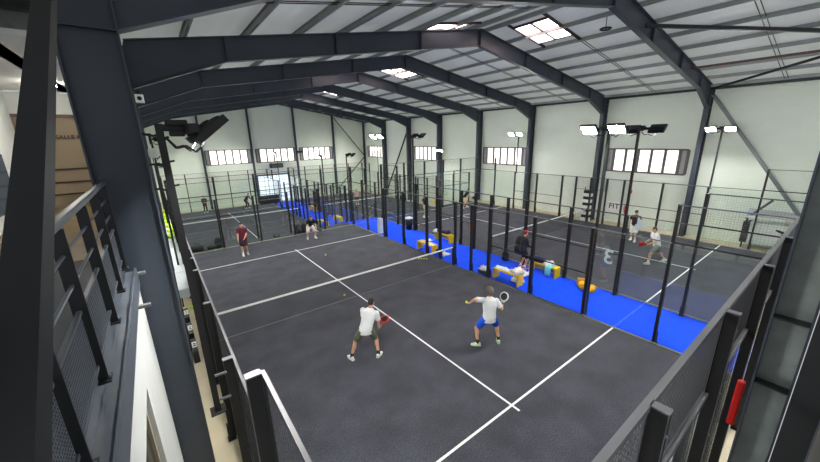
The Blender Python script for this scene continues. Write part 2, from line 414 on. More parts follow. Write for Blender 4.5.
# --- fence kit
def wiremesh(w,h,pitch=.06,r=.0011):
    b=B()
    def seg(p,q,ax):
        p=V(p);q=V(q);o=[V((0,r,0)),V((r,0,0)) if ax=='z' else V((0,0,r)),V((0,-r,0)),V((-r,0,0)) if ax=='z' else V((0,0,-r))]
        a=[b.bm.verts.new(p+d) for d in o];c=[b.bm.verts.new(q+d) for d in o]
        for i in range(4): b._f([a[i],a[(i+1)%4],c[(i+1)%4],c[i]])
    n=int(round(w/pitch));m=int(round(h/pitch))
    for i in range(1,n): seg((w*i/n,.002,0),(w*i/n,.002,h),'z')
    for j in range(1,m): seg((0,-.002,h*j/m),(w,-.002,h*j/m),'x')
    f=.022
    b.box((0,-.01,0),(f,.01,h)).box((w-f,-.01,0),(w,.01,h)).box((f,-.01,0),(w-f,.01,f)).box((f,-.01,h-f),(w-f,.01,h))
    return b.mesh('mesh_panel',WIRE,fix=False)
WM={k:wiremesh(*k) for k in ((1.94,.98),(1.94,2.96),(.94,2.96),(.94,.8))}
_w=WIRE;WIRE=mat('bright wire',(104,104,108),.4,metal=.3);WMN=wiremesh(1.94,.98,.05,.0034);WIRE=_w
def glasspane(w,h):
    return B().box((0,-.006,0),(w,.006,h)).mesh('glass_panel',GLASS)
GP={(1.94,2.98):glasspane(1.94,2.98)}
def postmesh(h,foot=True):
    b=B();b.box((-.035,0,0),(.035,.11,h-.012))
    b.mi=1;b.box((-.037,-.002,h-.012),(.037,.114,h))
    b.mi=0
    if foot:b.box((-.08,-.02,0),(.08,.16,.012)).box((-.05,.11,0),(.05,.14,.35))
    return b.mesh('fence_post',[BLACK,RAIL])
PM={h:postmesh(h) for h in (3.0,4.0)}
def railmesh(L,m=RAIL,s=.03):
    return B().box((0,-s/2-.005,-s),(L,s/2-.005,0)).mesh('top_rail',m)
RM={L:railmesh(L) for L in (2.0,1.0)}; RMD=railmesh(2.0,BLACK,.03);RMN=railmesh(2.0,RAIL,.05)
BOLT=B().ell((0,.113,0),(.014,.012,.014),seg=8,rings=6).mesh('bolt',RAIL,smooth=True)
def fence(label,loc,rotz,side,near=False,kicks=True,group=None,door=True):
    t=thing('court_fence',label,'fence',loc,rotz,group)
    n=10 if side else 5
    pn={}
    for i in range(n+1):
        if not side and i in (0,n): continue
        h=4.0 if (not side or i in (0,1,n-1,n)) else 3.0
        p=put('fence_post',PM[h],t,(2*i,.012,0));pn[i]=p
        if near:
            obj('edge_strip',B().box((-.036,.108,0),(-.03,.113,h-.012)).box((.03,.108,0),(.036,.113,h-.012)),RAIL,p)  # pale strips stand for lit channel edges, a highlight put into colour
            for z in (3.45,3.05,3.8,2.5): put('bolt',BOLT,p,(0,0,z))
    for i in range(n):
        u=2*i
        hi=(not side) or i in (0,n-1)
        gl=(not side) or i in (0,1,n-2,n-1)
        if gl:
            put('glass_panel',GP[(1.94,2.98)],t,(u+.03,0,.015))
            if hi:
                put('mesh_panel',WMN if near else WM[(1.94,.98)],t,(u+.03,0,3.01))
                put('middle_rail',RMN if near else RMD,t,(u,.03 if near else 0,3.02))
        elif side and door and i in (4,5):
            mid=u+1
            put('door_post',PM[3.0],t,(mid,.012,0))
            a=u+.03 if i==4 else mid+.03
            put('mesh_panel',WM[(.94,2.96)],t,(a,0,.02))
            a=mid+.03 if i==4 else u+.03
            put('mesh_panel',WM[(.94,.8)],t,(a,0,2.18))
        else:
            put('mesh_panel',WM[(1.94,2.96)],t,(u+.03,0,.02))
            put('middle_rail',RMD,t,(u,0,1.5))
        put('top_rail',RMN if near else RM[2.0],t,(u,0,4.0 if hi else 3.0))
        if not(side and door and i in (4,5)):
            b=B()
    k=B()
    if side:
        for a,c in ((0,9),(11,20)): k.box((a,.0,0),(c,.02,.04))
    else:k.box((0,.0,0),(10,.02,.04))
    obj('kick_strip',k,K('kick strip',(170,168,150),.5),t)
    return t
FL=[]
cn=('court with two white-shirted men','court under the window wall','sunken court past the glass','sunken court in the far corner')
for ci,(l,s) in enumerate(COURTS):
    x,y,z=l;c=cn[ci]
    f0=fence('black side fence of the %s, %s'%(c,'on the walkway side' if ci in(0,2) else 'on the aisle side'),(x,y,z),PI/2,True)
    f1=fence('black side fence of the %s, %s'%(c,'on the aisle side' if ci in(0,2) else 'on the window side'),(x+10,y+20,z),-PI/2,True)
    f2=fence('glass back fence at the camera end of the %s'%c,(x+10,y,z),PI,False,near=(ci==0))
    f3=fence('glass back fence at the gable end of the %s'%c,(x,y+20,z),0,False)
    FL.append((f0,f1,f2,f3))
# court numbers on the glass
put_text('court_number','3',.62,K('number film',(222,232,236),.5),FL[0][1],(16.53,.02,2.17),(PI/2,0,PI),'large pale numeral 3 stuck on the glass, seen from behind')
put_text('court_number','4',.66,K('number film',(222,232,236),.5),FL[1][0],(3.6,-.02+.0,2.7),(PI/2,0,0),'large pale numeral 4 stuck on the glass')
# --- nets
def netmesh():
    b=B();r=.0016
    def seg(p,q,ax):
        o=[V((0,r,0)),V((r,0,0)) if ax else V((0,0,r)),V((0,-r,0)),V((-r,0,0)) if ax else V((0,0,-r))]
        a=[b.bm.verts.new(V(p)+d) for d in o];c=[b.bm.verts.new(V(q)+d) for d in o]
        for i in range(4): b._f([a[i],a[(i+1)%4],c[(i+1)%4],c[i]])
    for i in range(1,216): seg((i*.0456,0,.02),(i*.0456,0,.85),1)
    for j in range(1,19): seg((.05,0,.02+j*.0452),(9.9,0,.02+j*.0452),0)
    return b.mesh('net_mesh',WIRE,fix=False)
t0=thing('padel_net','black net with white tape across the court of the two white-shirted men','net',(0,10,0))
put('net_mesh',netmesh(),t0)
obj('top_tape',B().box((.05,-.012,.84),(9.93,.012,.9)),NETW,t0)
obj('bottom_cord',B().tube((.05,0,.02),(9.93,0,.02),.005,n=6),K('grey cord',(150,150,150),.7),t0)
for x in (.0,9.93):
    p=obj('net_post',B().box((x,-.05,0),(x+.1,.05,.94)),BLACK,t0,bevel=.008)
    obj('cap',B().box((x-.005,-.055,.94),(x+.105,.055,.955)),BLACK,p)
for i in (1,2,3):
    x,y,z=COURTS[i][0]
    dup(t0,(x,y+10,z),None,('','black net with white tape across the court under the window wall','net with white tape across the sunken court behind the man in maroon','net with white tape in the sunken court of the far corner')[i])
# ------------------------------------------------------------------ floodlight masts
def mast(loc,rotz,zb,label,brackets=False):
    t=thing('floodlight_mast',label,'floodlight mast',loc,rotz)   # local +x points over the court
    obj('pole',B().box((-.035,-.035,zb),(.035,.035,5.95)),BLACK,t)
    obj('arm',B().box((.035,-.03,5.875),(.5,.03,5.945)),BLACK,t)
    obj('cross_arm',B().box((.22,-.62,5.85),(.30,.62,5.93)),BLACK,t)
    obj('driver_box',B().box((.06,-.09,5.93),(.26,.09,5.99)).box((.08,-.07,5.82),(.22,.07,5.88)),BLACK,t,bevel=.015)
    for s in (-1,1):
        b=B()
        b.path([(.05,.05*s,5.8),(.12,.12*s,5.7),(.2,.2*s,5.72),(.27,.3*s,5.66),(.33,.38*s,5.72),(.36,.4*s,5.82)],.012)
        obj('cable',b,BLACK,t)
    for s in (-1,1):
        rot=M.Rotation(R(-39),4,'Y');c=V((.42,.37*s,5.88))
        mt=M.Translation(c)@rot@M.Diagonal(V((.88,1,1,1)))
        h=obj('lamp_head',B().box((-.2,-.22,-.012),(.2,.22,.04),mt).box((-.2,-.22,-.035),(-.175,.22,-.012),mt).box((.175,-.22,-.035),(.2,.22,-.012),mt).box((-.175,-.22,-.035),(.175,-.195,-.012),mt).box((-.175,.195,-.035),(.175,.22,-.012),mt),BLACK,t)
        fins=B()
        for i in range(7): fins.box((-.15,-.2+.06*i,.04),(.15,-.185+.06*i,.06),mt)
        obj('cooling_fin',fins,BLACK,h)
        obj('lens',B().box((-.172,-.192,-.018),(.172,.192,-.0125),mt),LED,h)
    if brackets:
        b=B()
        for z in (2.82,2.45): b.bar((.04,-.02,z),(.17,-.06,z+.02),.02,.03)
        obj('bracket',b,RAIL,t)
    obj('foot_plate',B().box((-.09,-.09,zb-.02),(.09,.09,zb)),BLACK,t)
    return t
mast((-.28,4,0),0,2.3,'tall unlit-looking floodlight mast on the walkway fence beside the near column',True)
mast((-.28,16,0),0,0,'floodlight mast on the walkway fence past the white tables')
mast((10.22,4.0,0),PI,0,'lit floodlight mast at the blue aisle, on the fence post of the reversed numeral 3')
mast((10.22,16,0),PI,0,'lit floodlight mast beside the white bollard on the blue aisle')
mast((12.33,4.0,0),0,0,'floodlight mast with dark heads at the blue aisle, in front of the five-pane window')
mast((12.33,16,0),0,0,'floodlight mast with dark heads beside the black bin on the blue aisle')
mast((22.75,4.0,0),PI,2.9,'lit floodlight mast on the window-side fence near the grey wall brace')
mast((22.75,16,0),PI,2.9,'lit twin floodlight mast on the window-side fence before the second window')
for x,r,n in ((-.28,0,'walkway'),(10.22,PI,'aisle'),(12.33,0,'corner-court aisle'),(22.75,PI,'window-wall')):
    for y,w in ((24.95,'near'),(36.95,'gable')):
        mast((x,y,H),r,0,'floodlight mast of the sunken courts on the %s fence toward the %s end'%(n,w))
# ------------------------------------------------------------------ mezzanine on the walkway side
S('mezzanine_floor',B().box((-6,-.3,4.0),(-.93,5.2,4.3)).box((-6,5.2,4.0),(-1.06,10.9,4.3)),mat('grey deck',(70,74,80),.6,var=.08,scale=2),'dark grey mezzanine deck behind the railing','mezzanine deck')
S('trim_2',B().box((-.93,-.3,4.08),(-.915,4.75,4.33)).box((-.915,-.3,4.08),(-.82,4.75,4.2)).box((-.82,-.3,4.02),(-.8,4.75,4.24)),mat('grey channel',(92,98,108),.4,var=.12,scale=5),'grey steel channel along the mezzanine edge below the railing','edge channel')
S('floor_mezzanine_room',B().box((-6,5.3,4.3),(-1.06,10.7,4.315)),mat('wood laminate',(150,128,98),.4,var=.15,scale=3),'wood laminate floor of the room behind the mezzanine railing','floor')
wl=B();xw=-.82
wl.box((xw-.1,-.3,0),(xw,1.55,4.02)).box((xw-.1,3.12,0),(xw,4.75,4.02)).box((xw-.1,1.55,3.52),(xw,3.12,4.02)).box((xw-.1,1.55,0),(xw,3.12,1.2))
S('wall_under_mezzanine',wl,WHITE,'white wall below the mezzanine edge with a dark window opening','wall')
t=thing('window_8','window in the white wall below the mezzanine edge','window',(xw,2.335,2.25),kind='structure')
obj('window_frame',B().box((-.09,-.78,-1.05),(-.04,-.7,1.27)).box((-.09,.7,-1.05),(-.04,.78,1.27)).box((-.09,-.7,1.19),(-.04,.7,1.27)).box((-.09,-.7,-1.05),(-.04,.7,-.97)),K('beige frame',(176,164,140),.6),t)
obj('pane',B().box((-.075,-.7,-.97),(-.065,.7,1.19)),mat('dark pane',(56,50,44),.15),t)
S('bracket_plate',B().box((-.8,3.87,4.02),(-.69,3.93,4.05)),RAIL,'small pale angle bracket joining the mezzanine edge to the near column','bracket')
S('bracket_plate',B().box((-.8,4.72,4.14),(-.72,4.78,4.17)),RAIL,'second small pale bracket at the near column','bracket')
wr=B().box((-6,10.7,4.3),(-1.06,10.85,6.4))
S('wall_mezzanine_room',wr,BEIGE,'beige end wall with lettering behind the mezzanine','wall')
S('wall_mezzanine_upper',B().box((-6,10.72,6.42),(-1.06,10.85,6.88)).box((-2.75,3.5,4.3),(-2.65,10.66,6.88)),WHITE,'white wall above the beige lettered wall','wall')
S('trim_3',B().box((-6,10.66,6.36),(-1.06,10.7,6.43)),K('brown trim',(112,92,84),.6),'brown trim along the top of the beige lettered wall','trim')
for z in (5.2,4.9,4.62):
    tag(obj('wall_batten',B().box((-6,10.67,z),(-1.06,10.7,z+.03)),K('brown batten',(66,54,46),.6)),'thin dark batten across the beige lettered wall','batten','battens on the beige wall',kind='structure')
t=thing('wall_lettering','dark SALLE KARATE lettering on the beige mezzanine wall','lettering',(-2.1,10.68,5.93))
put_text('lettering','SALLE KARATE',.125,K('dark letter',(48,40,36),.6),t,(.45,0,0),(PI/2,0,0))
S('window_9',B().box((-2.649,6.6,4.6),(-2.62,9.2,5.62)),mat('blue grey pane',(70,92,112),.15),'blue grey window strip on the white mezzanine side wall','window')
S('mezzanine_room_ceiling',B().box((-6,5.2,6.9),(-1.06,10.66,6.96)),WHITE,'white ceiling of the room behind the mezzanine','ceiling')
tag(obj('ceiling_lamp',B().tube((-1.75,9.0,6.83),(-1.75,9.0,6.899),.16,n=20),emit('ceiling lamp lens',(255,248,235),26),smooth=False),'round white ceiling lamp over the mezzanine','lamp')
# railing
t=thing('mezzanine_railing','dark steel mezzanine railing with two bars over perforated infill panels','railing',(-.9,0,4.3))
RY=[1.33,2.1,3.0,3.77,4.55]
obj('handrail',B().box((-.025,-.3,1.0),(.025,4.78,1.045)),RAILD,t,bevel=.006)
for y in [-.2,.56]+RY:
    p=obj('post',B().box((-.035,y-.006,.0),(.035,y+.006,1.0)),STEELD,t)
    obj('base_plate',B().box((-.035,y-.05,0),(.05,y+.05,.012)),STEELD,p)
    obj('bolt',B().tube((.04,y,.012),(.04,y,.03),.01,n=6),RAIL,p)
for z in (.84,.66): obj('bar',B().tube((0,-.3,z),(0,4.78,z),.011),RAILD,t)
def perf(w,h):
    b=B();n=int(w/.022);m=int(h/.022)
    for i in range(n+1): b.box((-.0015,w*i/n-.0035,0),(.0015,w*i/n+.0035,h))
    for j in range(m+1): b.box((-.0016,0,h*j/m-.0035),(.0016,w,h*j/m+.0035))
    return b.mesh('infill_panel',K('infill grey',(86,92,100),.4),fix=False)
pf=perf(.7,.36)
ey=[-.2,.56]+RY+[4.78]
for a,c in zip(ey,ey[1:]):
    if c-a<.4: continue
    q=put('infill_panel',pf,t,(0,a+.035,.13))
    for z in (.49,.11): obj('panel_bar',B().box((-.012,a+.03,z),(.012,c-.03,z+.02)),RAILD,t)
# near gable column close to the camera
def near_post():
    t=thing('gable_column','scuffed steel column with stiffener plates close by the camera end fence','steel column',(3.5,-.46,0),kind='structure')
    b=B()
    b.box((-.008,-.1,0),(.008,.1,9));o=obj('web',b,mat('dusty lit web',(120,128,126),.3,var=.25,scale=4),t)  # web paler than the flanges: light falling on it put into colour, plus dust
    for y in (-.115,.1): obj('flange',B().box((-.1,y,0),(.1,y+.015,9)),STEEL,t)
    for z in (4.28,3.66): obj('stiffener',B().box((-.1,-.1,z),(-.008,.1,z+.012)),STEELD,t)
near_post()
S('perforated_screen',B().box((2.3,-.93,0),(7,-.9,5.2)),STEELD,'dark screen at the frame edge beside the scuffed column','screen')
t=thing('gable_rail_post','dark steel post hard against the scuffed column','post',(3.35,-.66,0),kind='structure')
obj('post',B().box((-.05,-.09,0),(.05,.08,9)),STEELD,t)
obj('edge_strip',B().box((-.055,-.095,0),(-.05,-.085,4.6)),RAILD,t)
tag(obj('hose_box',B().box((4.86,-.235,2.15),(4.93,-.16,2.8)),mat('red paint',(200,24,24),.4),bevel=.02),'red box hung behind the camera end fence by the scuffed column','box')
# ------------------------------------------------------------------ wall fittings
t=thing('security_camera','small white security camera on the second frame beside the near column','camera',(-.4,9.9,6.75))
obj('housing',B().box((-.05,-.22,-.09),(.11,-.02,.09)),WHITE,t,bevel=.015)
obj('lens',B().tube((.03,-.22,.0),(.03,-.26,.0),.045,n=12),BLACK,t)
obj('mount',B().box((0,-.03,-.03),(.05,.1,.2)),BLACK,t)
t=thing('wall_speaker','white box speaker under a black bracket beyond the near column','speaker',(-.36,6.0,5.62))
obj('cabinet',B().box((-.06,-.07,-.08),(.06,.07,.06)),WHITE,t,bevel=.02)
obj('bracket',B().path([(-.5,0,.28),(-.1,0,.28),(.05,0,.24),(.14,0,.27),(.17,0,.2),(.12,0,.15)],.02).tube((0,0,.12),(0,0,.28),.02),BLACK,t)
for y,z,l in ((9.0,5.3,'upper'),(9.0,4.75,'lower')):
    tag(obj('wall_hook',B().path([(-.9,y,z),(-.36,y,z),(-.2,y,z-.06),(-.1,y,z+.04),(.02,y,z+.06)],.025),BLACK),'wavy black wall bracket, %s of the two beside the near mast'%l,'bracket')
# striped rack, extinguisher, signs
t=thing('striped_rack','tall rack of black and white boxes before the second window-wall column','rack',(22.9,10.25,0))
for i in range(5):
    obj('shelf',B().box((-.16,-.28,.42*i),(.16,.28,.42*i+.2)),WHITE,t)
    obj('box',B().box((-.15,-.22,.42*i+.21),(.15,.24,.42*i+.4)),BLACK,t)
for y in (-.3,.28): obj('upright',B().box((.1,y,0),(.16,y+.02,2.3)),BLACK,t)
t=thing('fire_extinguisher','red fire extinguisher on the wall behind the player in black','fire extinguisher',(23.655,8.1,.7))
obj('cylinder',B().loft([((0,0,0),(.09,0,0),(0,.09,0)),((0,0,.45),(.09,0,0),(0,.09,0)),((0,0,.54),(.04,0,0),(0,.04,0)),((0,0,.58),(.03,0,0),(0,.03,0))]),mat('extinguisher red',(206,26,28),.35),t,smooth=True)
obj('valve',B().box((-.03,-.05,.58),(.03,.05,.64)).path([(0,.05,.6),(-.02,.12,.5),(-.02,.12,.15)],.012),BLACK,t)
t=thing('call_point','small red alarm call point high on the window wall','alarm',(XR-.03,8.0,2.14))
obj('box',B().box((-.05,-.09,-.1),(.03,.09,.1)),mat('alarm red',(206,26,28),.4),t,bevel=.01)
obj('button',B().box((-.06,-.04,-.05),(-.05,.04,.05)),WHITE,t)
t=thing('wall_sign','white sign with black lettering on the wall beside the fire extinguisher','sign',(XR-.03,8.85,1.05))
obj('board',B().box((-.01,-.45,-.36),(.02,.45,.36)),WHITE,t)
put_text('lettering','FIT',.5,BLACK,t,(-.015,0,.02),(PI/2,0,-PI/2))
t=thing('fire_extinguisher_sign','small white pictogram plate above the rack','sign',(XR-.03,10.9,2.2))
obj('plate',B().box((-.01,-.12,-.12),(.02,.12,.12)),WHITE,t)
# display cabinet by the brace
t=thing('display_cabinet','white display cabinet with a grey canopy below the grey wall brace','cabinet',(23.15,1.45,0))
obj('body',B().box((-.2,-.95,.3),(.4,.75,1.35)),WHITE,t,bevel=.02)
obj('side_panel',B().box((-.24,.75,.3),(.4,1.0,1.35)),BLACK,t)
obj('canopy',B().prism([(-.3,-1.0,1.6),(.3,-1.0,1.9),(.3,-1.0,1.96),(-.3,-1.0,1.66)],(0,1.95,0)),K('grey canopy',(150,150,145),.6),t)
obj('canopy_edge',B().box((-.33,-1.02,1.58),(-.27,.97,1.66)),WHITE,t)
for y in (-.95,.9): obj('leg',B().box((-.15,y-.03,0),(-.09,y+.03,1.62)),BLACK,t)
obj('strut',B().bar((-.2,.95,1.5),(0,.2,2.5),.09,.09),K('grey strut',(84,80,80),.5),t)
obj('emblem',B().ell((-.21,-.35,1.05),(.01,.2,.06),rot=M.Rotation(R(20),3,'X')).ell((-.21,-.5,.92),(.01,.16,.04)),BLACK,t)
# ------------------------------------------------------------------ walkway furniture
def table():
    t=thing('trestle_table','','table',(0,0,0))
    obj('top',B().box((-.19,0,.74),(.17,1.95,.79)),K('table white',(214,220,224),.25,var=.03,scale=3),t,bevel=.01)
    obj('apron',B().box((-.18,.03,.45),(.16,1.92,.74)),K('apron white',(196,202,206),.4),t)
    for x in (-.16,.12):
        for y in (.04,1.87): obj('leg',B().box((x,y,0),(x+.04,y+.04,.45)),BLACK,t)
    return t
tt=table()
lab=('nearest the black crates, first of the row','second of the row from the black crates','third of the row from the black crates','fourth of the row','fifth of the row, below the first lime cushion','sixth of the row under lime cushions','seventh of the row under lime cushions','eighth of the row','ninth of the row, last before the gable end')
for i,l in enumerate(lab):
    o=tt if i==0 else dup(tt,(0,0,0));o.location=(-.27,13.0+2.0*i,0);o['label']='long white table '+l;o['group']='white tables along the walkway'
for i,(x,y) in enumerate(((-.42,12.93),(-.17,12.93))):
    tag(obj('lime_bag',B().ell((x,y,.06),(.09,.08,.06)),LIME,smooth=True),('small lime green bag on the floor at the wall-side foot of the first table','small lime green bag on the floor at the fence-side foot of the first table')[i],'bag','lime bags')
cu=None
for i,y in enumerate((21.5,22.9,24.3,25.7,27.1,28.5,29.9)):
    b=B().ell((0,0,.09),(.17,.3,.09)).ell((.03,.1,.16),(.1,.18,.08))
    if cu is None: cu=voxel(b,'lime_cushion',LIME,.025,3)
    o=put('lime_cushion',cu,None,(-.27+random.uniform(-.05,.05),y,.79),random.uniform(-.4,.4))
    tag(o,'lime green cushion lying on the white tables, %s from the near end'%('first','second','third','fourth','fifth','sixth','last')[i],'cushion','lime cushions on the white tables')
crate=thing('label_crate','','crate',(0,0,0))
obj('body',B().box((-.07,-.4,0),(.07,.4,.36)),BLACK,crate,bevel=.02)
obj('label_plate',B().box((-.05,-.16,.36),(.06,.16,.366)),WHITE,crate)
obj('mark',B().box((-.02,-.1,.366),(.04,-.04,.369)).box((-.02,.02,.366),(.04,.07,.369)),BLACK,crate)
for i,y in enumerate((9.6,10.7,11.9)):
    o=crate if i==0 else dup(crate,(0,0,0));o.location=(-.37-.008*i,y,0)
    o['label']='black crate with a white label on the walkway floor, %s from the near column'%('first','second','third')[i];o['group']='black crates on the walkway'
# ------------------------------------------------------------------ aisle furniture
def bench():
    t=thing('yellow_bench','','bench')
    obj('seat',B().box((-.19,-.62,.4),(.19,.62,.46)),YEL,t,bevel=.025)
    for y in (-.62,.56): obj('leg',B().box((-.19,y,0),(.19,y+.06,.42)),YEL,t,bevel=.015)
    return t
b0=bench();BG='yellow benches on the blue aisle'
for i,(x,y,rz,z,l) in enumerate(((10.34,12.35,0,0,'empty yellow bench at the near court fence beside the net post'),(12.22,13.05,0,0,'yellow bench under the dark purple bag'),(10.36,7.25,0,0,'yellow bench with a white towel and a jacket, nearest the player in blue shorts'),(12.2,6.75,0,0,'yellow bench with a navy bag and a teal towel beside the red-capped person'),(10.4,26.3,.1,H,'yellow bench beyond the glass on the lower aisle, nearer the steps'),(12.1,27.0,0,H,'yellow bench on the lower aisle beside the corner court'),(12.1,33.0,0,H,'yellow bench far along the lower aisle'))):
    o=b0 if i==0 else dup(b0,(0,0,0));o.location=(x,y,z);o.rotation_euler=(0,0,rz);o['label']=l;o['group']=BG
def cloth(name,loc,sx,sy,hz,m,label,cat='towel',seed=1,rotz=0,drop=0):
    rnd=random.Random(seed);b=B();n=12
    ph=[(rnd.uniform(2,7),rnd.uniform(2,7),rnd.uniform(0,6)) for _ in range(5)]
    g=[]
    for i in range(n+1):
        row=[]
        for j in range(n+1):
            u=i/n-.5;v=j/n-.5
            e=1-max(abs(u),abs(v))*2
            z=hz*(.35+.65*abs(sum(math.sin(a*u*3+c)*math.cos(d*v*3+c) for a,d,c in ph))/2.2)*min(1,e*3+.15)
            if drop and v>.25: z=z*.3-drop*(v-.25)*4
            vv=min(v,.25+.04) if drop else v
            row.append(b.bm.verts.new((u*sx*(1+.15*math.sin(7*v+seed)),vv*sy*(1+.15*math.sin(6*u)),z+.012)))
        g.append(row)
    for i in range(n):
        for j in range(n): b._f([g[i][j],g[i+1][j],g[i+1][j+1],g[i][j+1]])
    o=obj(name,b,m,None,True,loc,rotz)
    s=o.modifiers.new('thick','SOLIDIFY');s.thickness=.012;s.offset=-1
    return tag(o,label,cat)
def bag(loc,rotz,size,m,label,name='sports_bag',seed=0,strap=True):
    t=thing(name,label,'bag',loc,rotz);a,c,h=size
    b=B().loft([((0,-c,h*.5),(a*.7,0,0),(0,0,h*.38)),((0,-c*.8,h*.52),(a,0,0),(0,0,h*.5)),((0,0,h*.5),(a*1.05,0,0),(0,0,h*.5)),((0,c*.8,h*.5),(a,0,0),(0,0,h*.48)),((0,c,h*.5),(a*.7,0,0),(0,0,h*.38))],16,2.6)
    obj('body',b,m,t,True)
    obj('pocket',B().loft([((a*.95,-c*.5,h*.45),(.05,0,0),(0,0,h*.2)),((a*1.02,0,h*.45),(.06,0,0),(0,0,h*.28)),((a*.95,c*.5,h*.45),(.05,0,0),(0,0,h*.2))],12),m,t,True)
    if strap:obj('strap',B().path([(0,-c*.4,h*.98),(-.02,-c*.3,h*1.25),(.02,0,h*1.35),(-.02,c*.3,h*1.25),(0,c*.4,h*.98)],.014),BLACK,t)
    return t
def backpack(loc,rotz,m,label,s=1):
    t=thing('backpack',label,'backpack',loc,rotz)
    obj('body',B().loft([((0,0,0),(.15*s,0,0),(0,.1*s,0)),((0,0,.1*s),(.17*s,0,0),(0,.13*s,0)),((0,.01,.32*s),(.16*s,0,0),(0,.12*s,0)),((0,.02,.46*s),(.12*s,0,0),(0,.09*s,0)),((0,.02,.5*s),(.06*s,0,0),(0,.05*s,0))],16,2.8),m,t,True)
    obj('front_pocket',B().loft([((0,-.11*s,.06*s),(.11*s,0,0),(0,.05*s,0)),((0,-.12*s,.16*s),(.12*s,0,0),(0,.06*s,0)),((0,-.1*s,.27*s),(.1*s,0,0),(0,.04*s,0))],14,2.6),m,t,True)
    obj('strap',B().path([(-.07*s,.1*s,.44*s),(-.09*s,.16*s,.3*s),(-.08*s,.13*s,.08*s)],.014).path([(.07*s,.1*s,.44*s),(.09*s,.16*s,.3*s),(.08*s,.13*s,.08*s)],.014).path([(-.04*s,.02,.49*s),(0,.02,.56*s),(.04*s,.02,.49*s)],.012),BLACK,t)
    return t
def bottle(loc,m,label,h=.24):
    t=thing('water_bottle',label,'bottle',loc)
    obj('body',B().loft([((0,0,0),(.033,0,0),(0,.033,0)),((0,0,h*.7),(.033,0,0),(0,.033,0)),((0,0,h*.85),(.014,0,0),(0,.014,0)),((0,0,h*.9),(.014,0,0),(0,.014,0))],12),m,t,True)
    obj('cap',B().tube((0,0,h*.9),(0,0,h),.017,n=10),K('cap blue',(40,90,200),.4),t)
NAVY=mat('navy fabric',(22,32,66),.7,var=.2,scale=12);PURP=mat('purple grey fabric',(52,46,66),.7,var=.2,scale=12);DKG=mat('dark fabric',(28,32,34),.75,var=.2,scale=14)
WF=mat('white fabric',(228,228,226),.85,var=.05,scale=10);TEAL=mat('teal towel',(120,214,208),.85,var=.1,scale=10)
bag((12.22,13.1,.46),0,(.2,.42,.24),PURP,'dark purple bag lying on the far yellow bench by the net post')
cloth('towel',(12.1,13.6,.46),.34,.36,.16,WF,'white and grey towel heap beside the purple bag',seed=3)
cloth('white_strip',(11.55,13.7,.005),.5,.3,.05,WF,'thin white towel on the blue turf beside the empty bench',seed=12)
bag((10.55,11.75,.0),.5,(.14,.22,.24),DKG,'black and white bag on the turf at the end of the empty bench',seed=2)
cloth('towel',(10.62,11.28,0),.42,.4,.14,WF,'white towel heap on the turf beside the net post',seed=5)
cloth('towel',(10.36,7.5,.46),.3,.7,.07,WF,'white towel spread on the bench nearest the blue-shorted player',seed=7)
cloth('jacket',(10.42,6.85,.46),.42,.46,.22,mat('cream jacket',(226,218,208),.85,var=.08,scale=8),'cream jacket bundled over the end of the near bench','jacket',seed=9)
cloth('jacket',(10.62,6.95,.0),.3,.5,.3,WF,'white jacket hanging to the turf behind the near bench','jacket',seed=19)
cloth('towel',(11.55,7.25,0),.5,.42,.10,WF,'white cloth on the blue turf at the feet of the red-capped person',seed=4)
bag((10.28,8.38,0),.1,(.17,.26,.22),mat('dark green fabric',(26,54,50),.7,var=.2,scale=12),'dark green bag on the turf beside the near bench')
cloth('towel',(10.25,8.4,.2),.34,.44,.14,WF,'white towel tossed on the dark green bag',seed=14)
bag((12.2,7.15,.46),0,(.17,.34,.26),NAVY,'navy sports bag on the bench beside the red-capped person')
cloth('towel',(12.2,6.55,.46),.4,.42,.16,WF,'white towel heap on the bench beside the teal towel',seed=8)
cloth('towel',(12.05,6.4,.46),.22,.7,.08,TEAL,'teal towel hanging from the bench with the navy bag',seed=6,rotz=PI/2,drop=.35)
bottle((11.95,6.66,0),glassmat('clear bottle',(.85,.92,.97,1)),'clear water bottle standing before the bench with the teal towel',.3)
OR=mat('amber fabric',(236,176,10),.8,var=.12,scale=9)
b=B()
for cx,cy,cz,a,c_,d in ((0,0,.12,.2,.24,.13),(.1,-.12,.1,.16,.2,.1),(-.12,.1,.2,.15,.14,.14),(.02,.16,.12,.2,.12,.12),(-.05,-.24,.06,.17,.15,.06),(.16,.05,.06,.14,.2,.06)):
    b.ell((cx,cy,cz),(a,c_,d),M.Rotation(cx*9,3,'Z')@M.Rotation(cy*3,3,'X'))
o=put('rain_jacket',voxel(b,'rain_jacket',OR,.02,2),None,(12.0,4.85,.0));tag(o,'amber yellow jacket heaped on the blue turf','jacket')
d_=bpy.data.textures.new('crumple','CLOUDS');d_.noise_scale=.09;q_=o.modifiers.new('crumple','DISPLACE');q_.texture=d_;q_.strength=.09;q_.texture_coords='LOCAL'
bag((12.2,5.12,0),.5,(.14,.18,.34),mat('ochre fabric',(190,138,50),.8,var=.2,scale=9),'ochre bag leaning against the amber jacket',strap=False)
backpack((12.3,8.85,0),-PI/2,DKG,'dark backpack on the blue turf leaning at the fence behind the red-capped person',.95)
backpack((12.32,8.05,.55),-PI/2,BLACK,'large black backpack hung on the fence beside the red-capped person',1.7)
for i,(x,l) in enumerate(((1.78,'dark backpack behind the glass beside the man in maroon'),(6.35,'dark backpack behind the glass beside the crouching player, first of two'),(6.72,'dark backpack behind the glass beside the crouching player, second of two'))):
    backpack((x,20.45,0),0,DKG,l,1.15 if i==0 else 1.1)
bag((.75,20.45,0),PI/2,(.2,.3,.34),DKG,'low black bag behind the glass near the walkway fence')
bag((1.45,20.45,0),PI/2,(.16,.24,.2),DKG,'small dark bag behind the glass beside the low black bag')
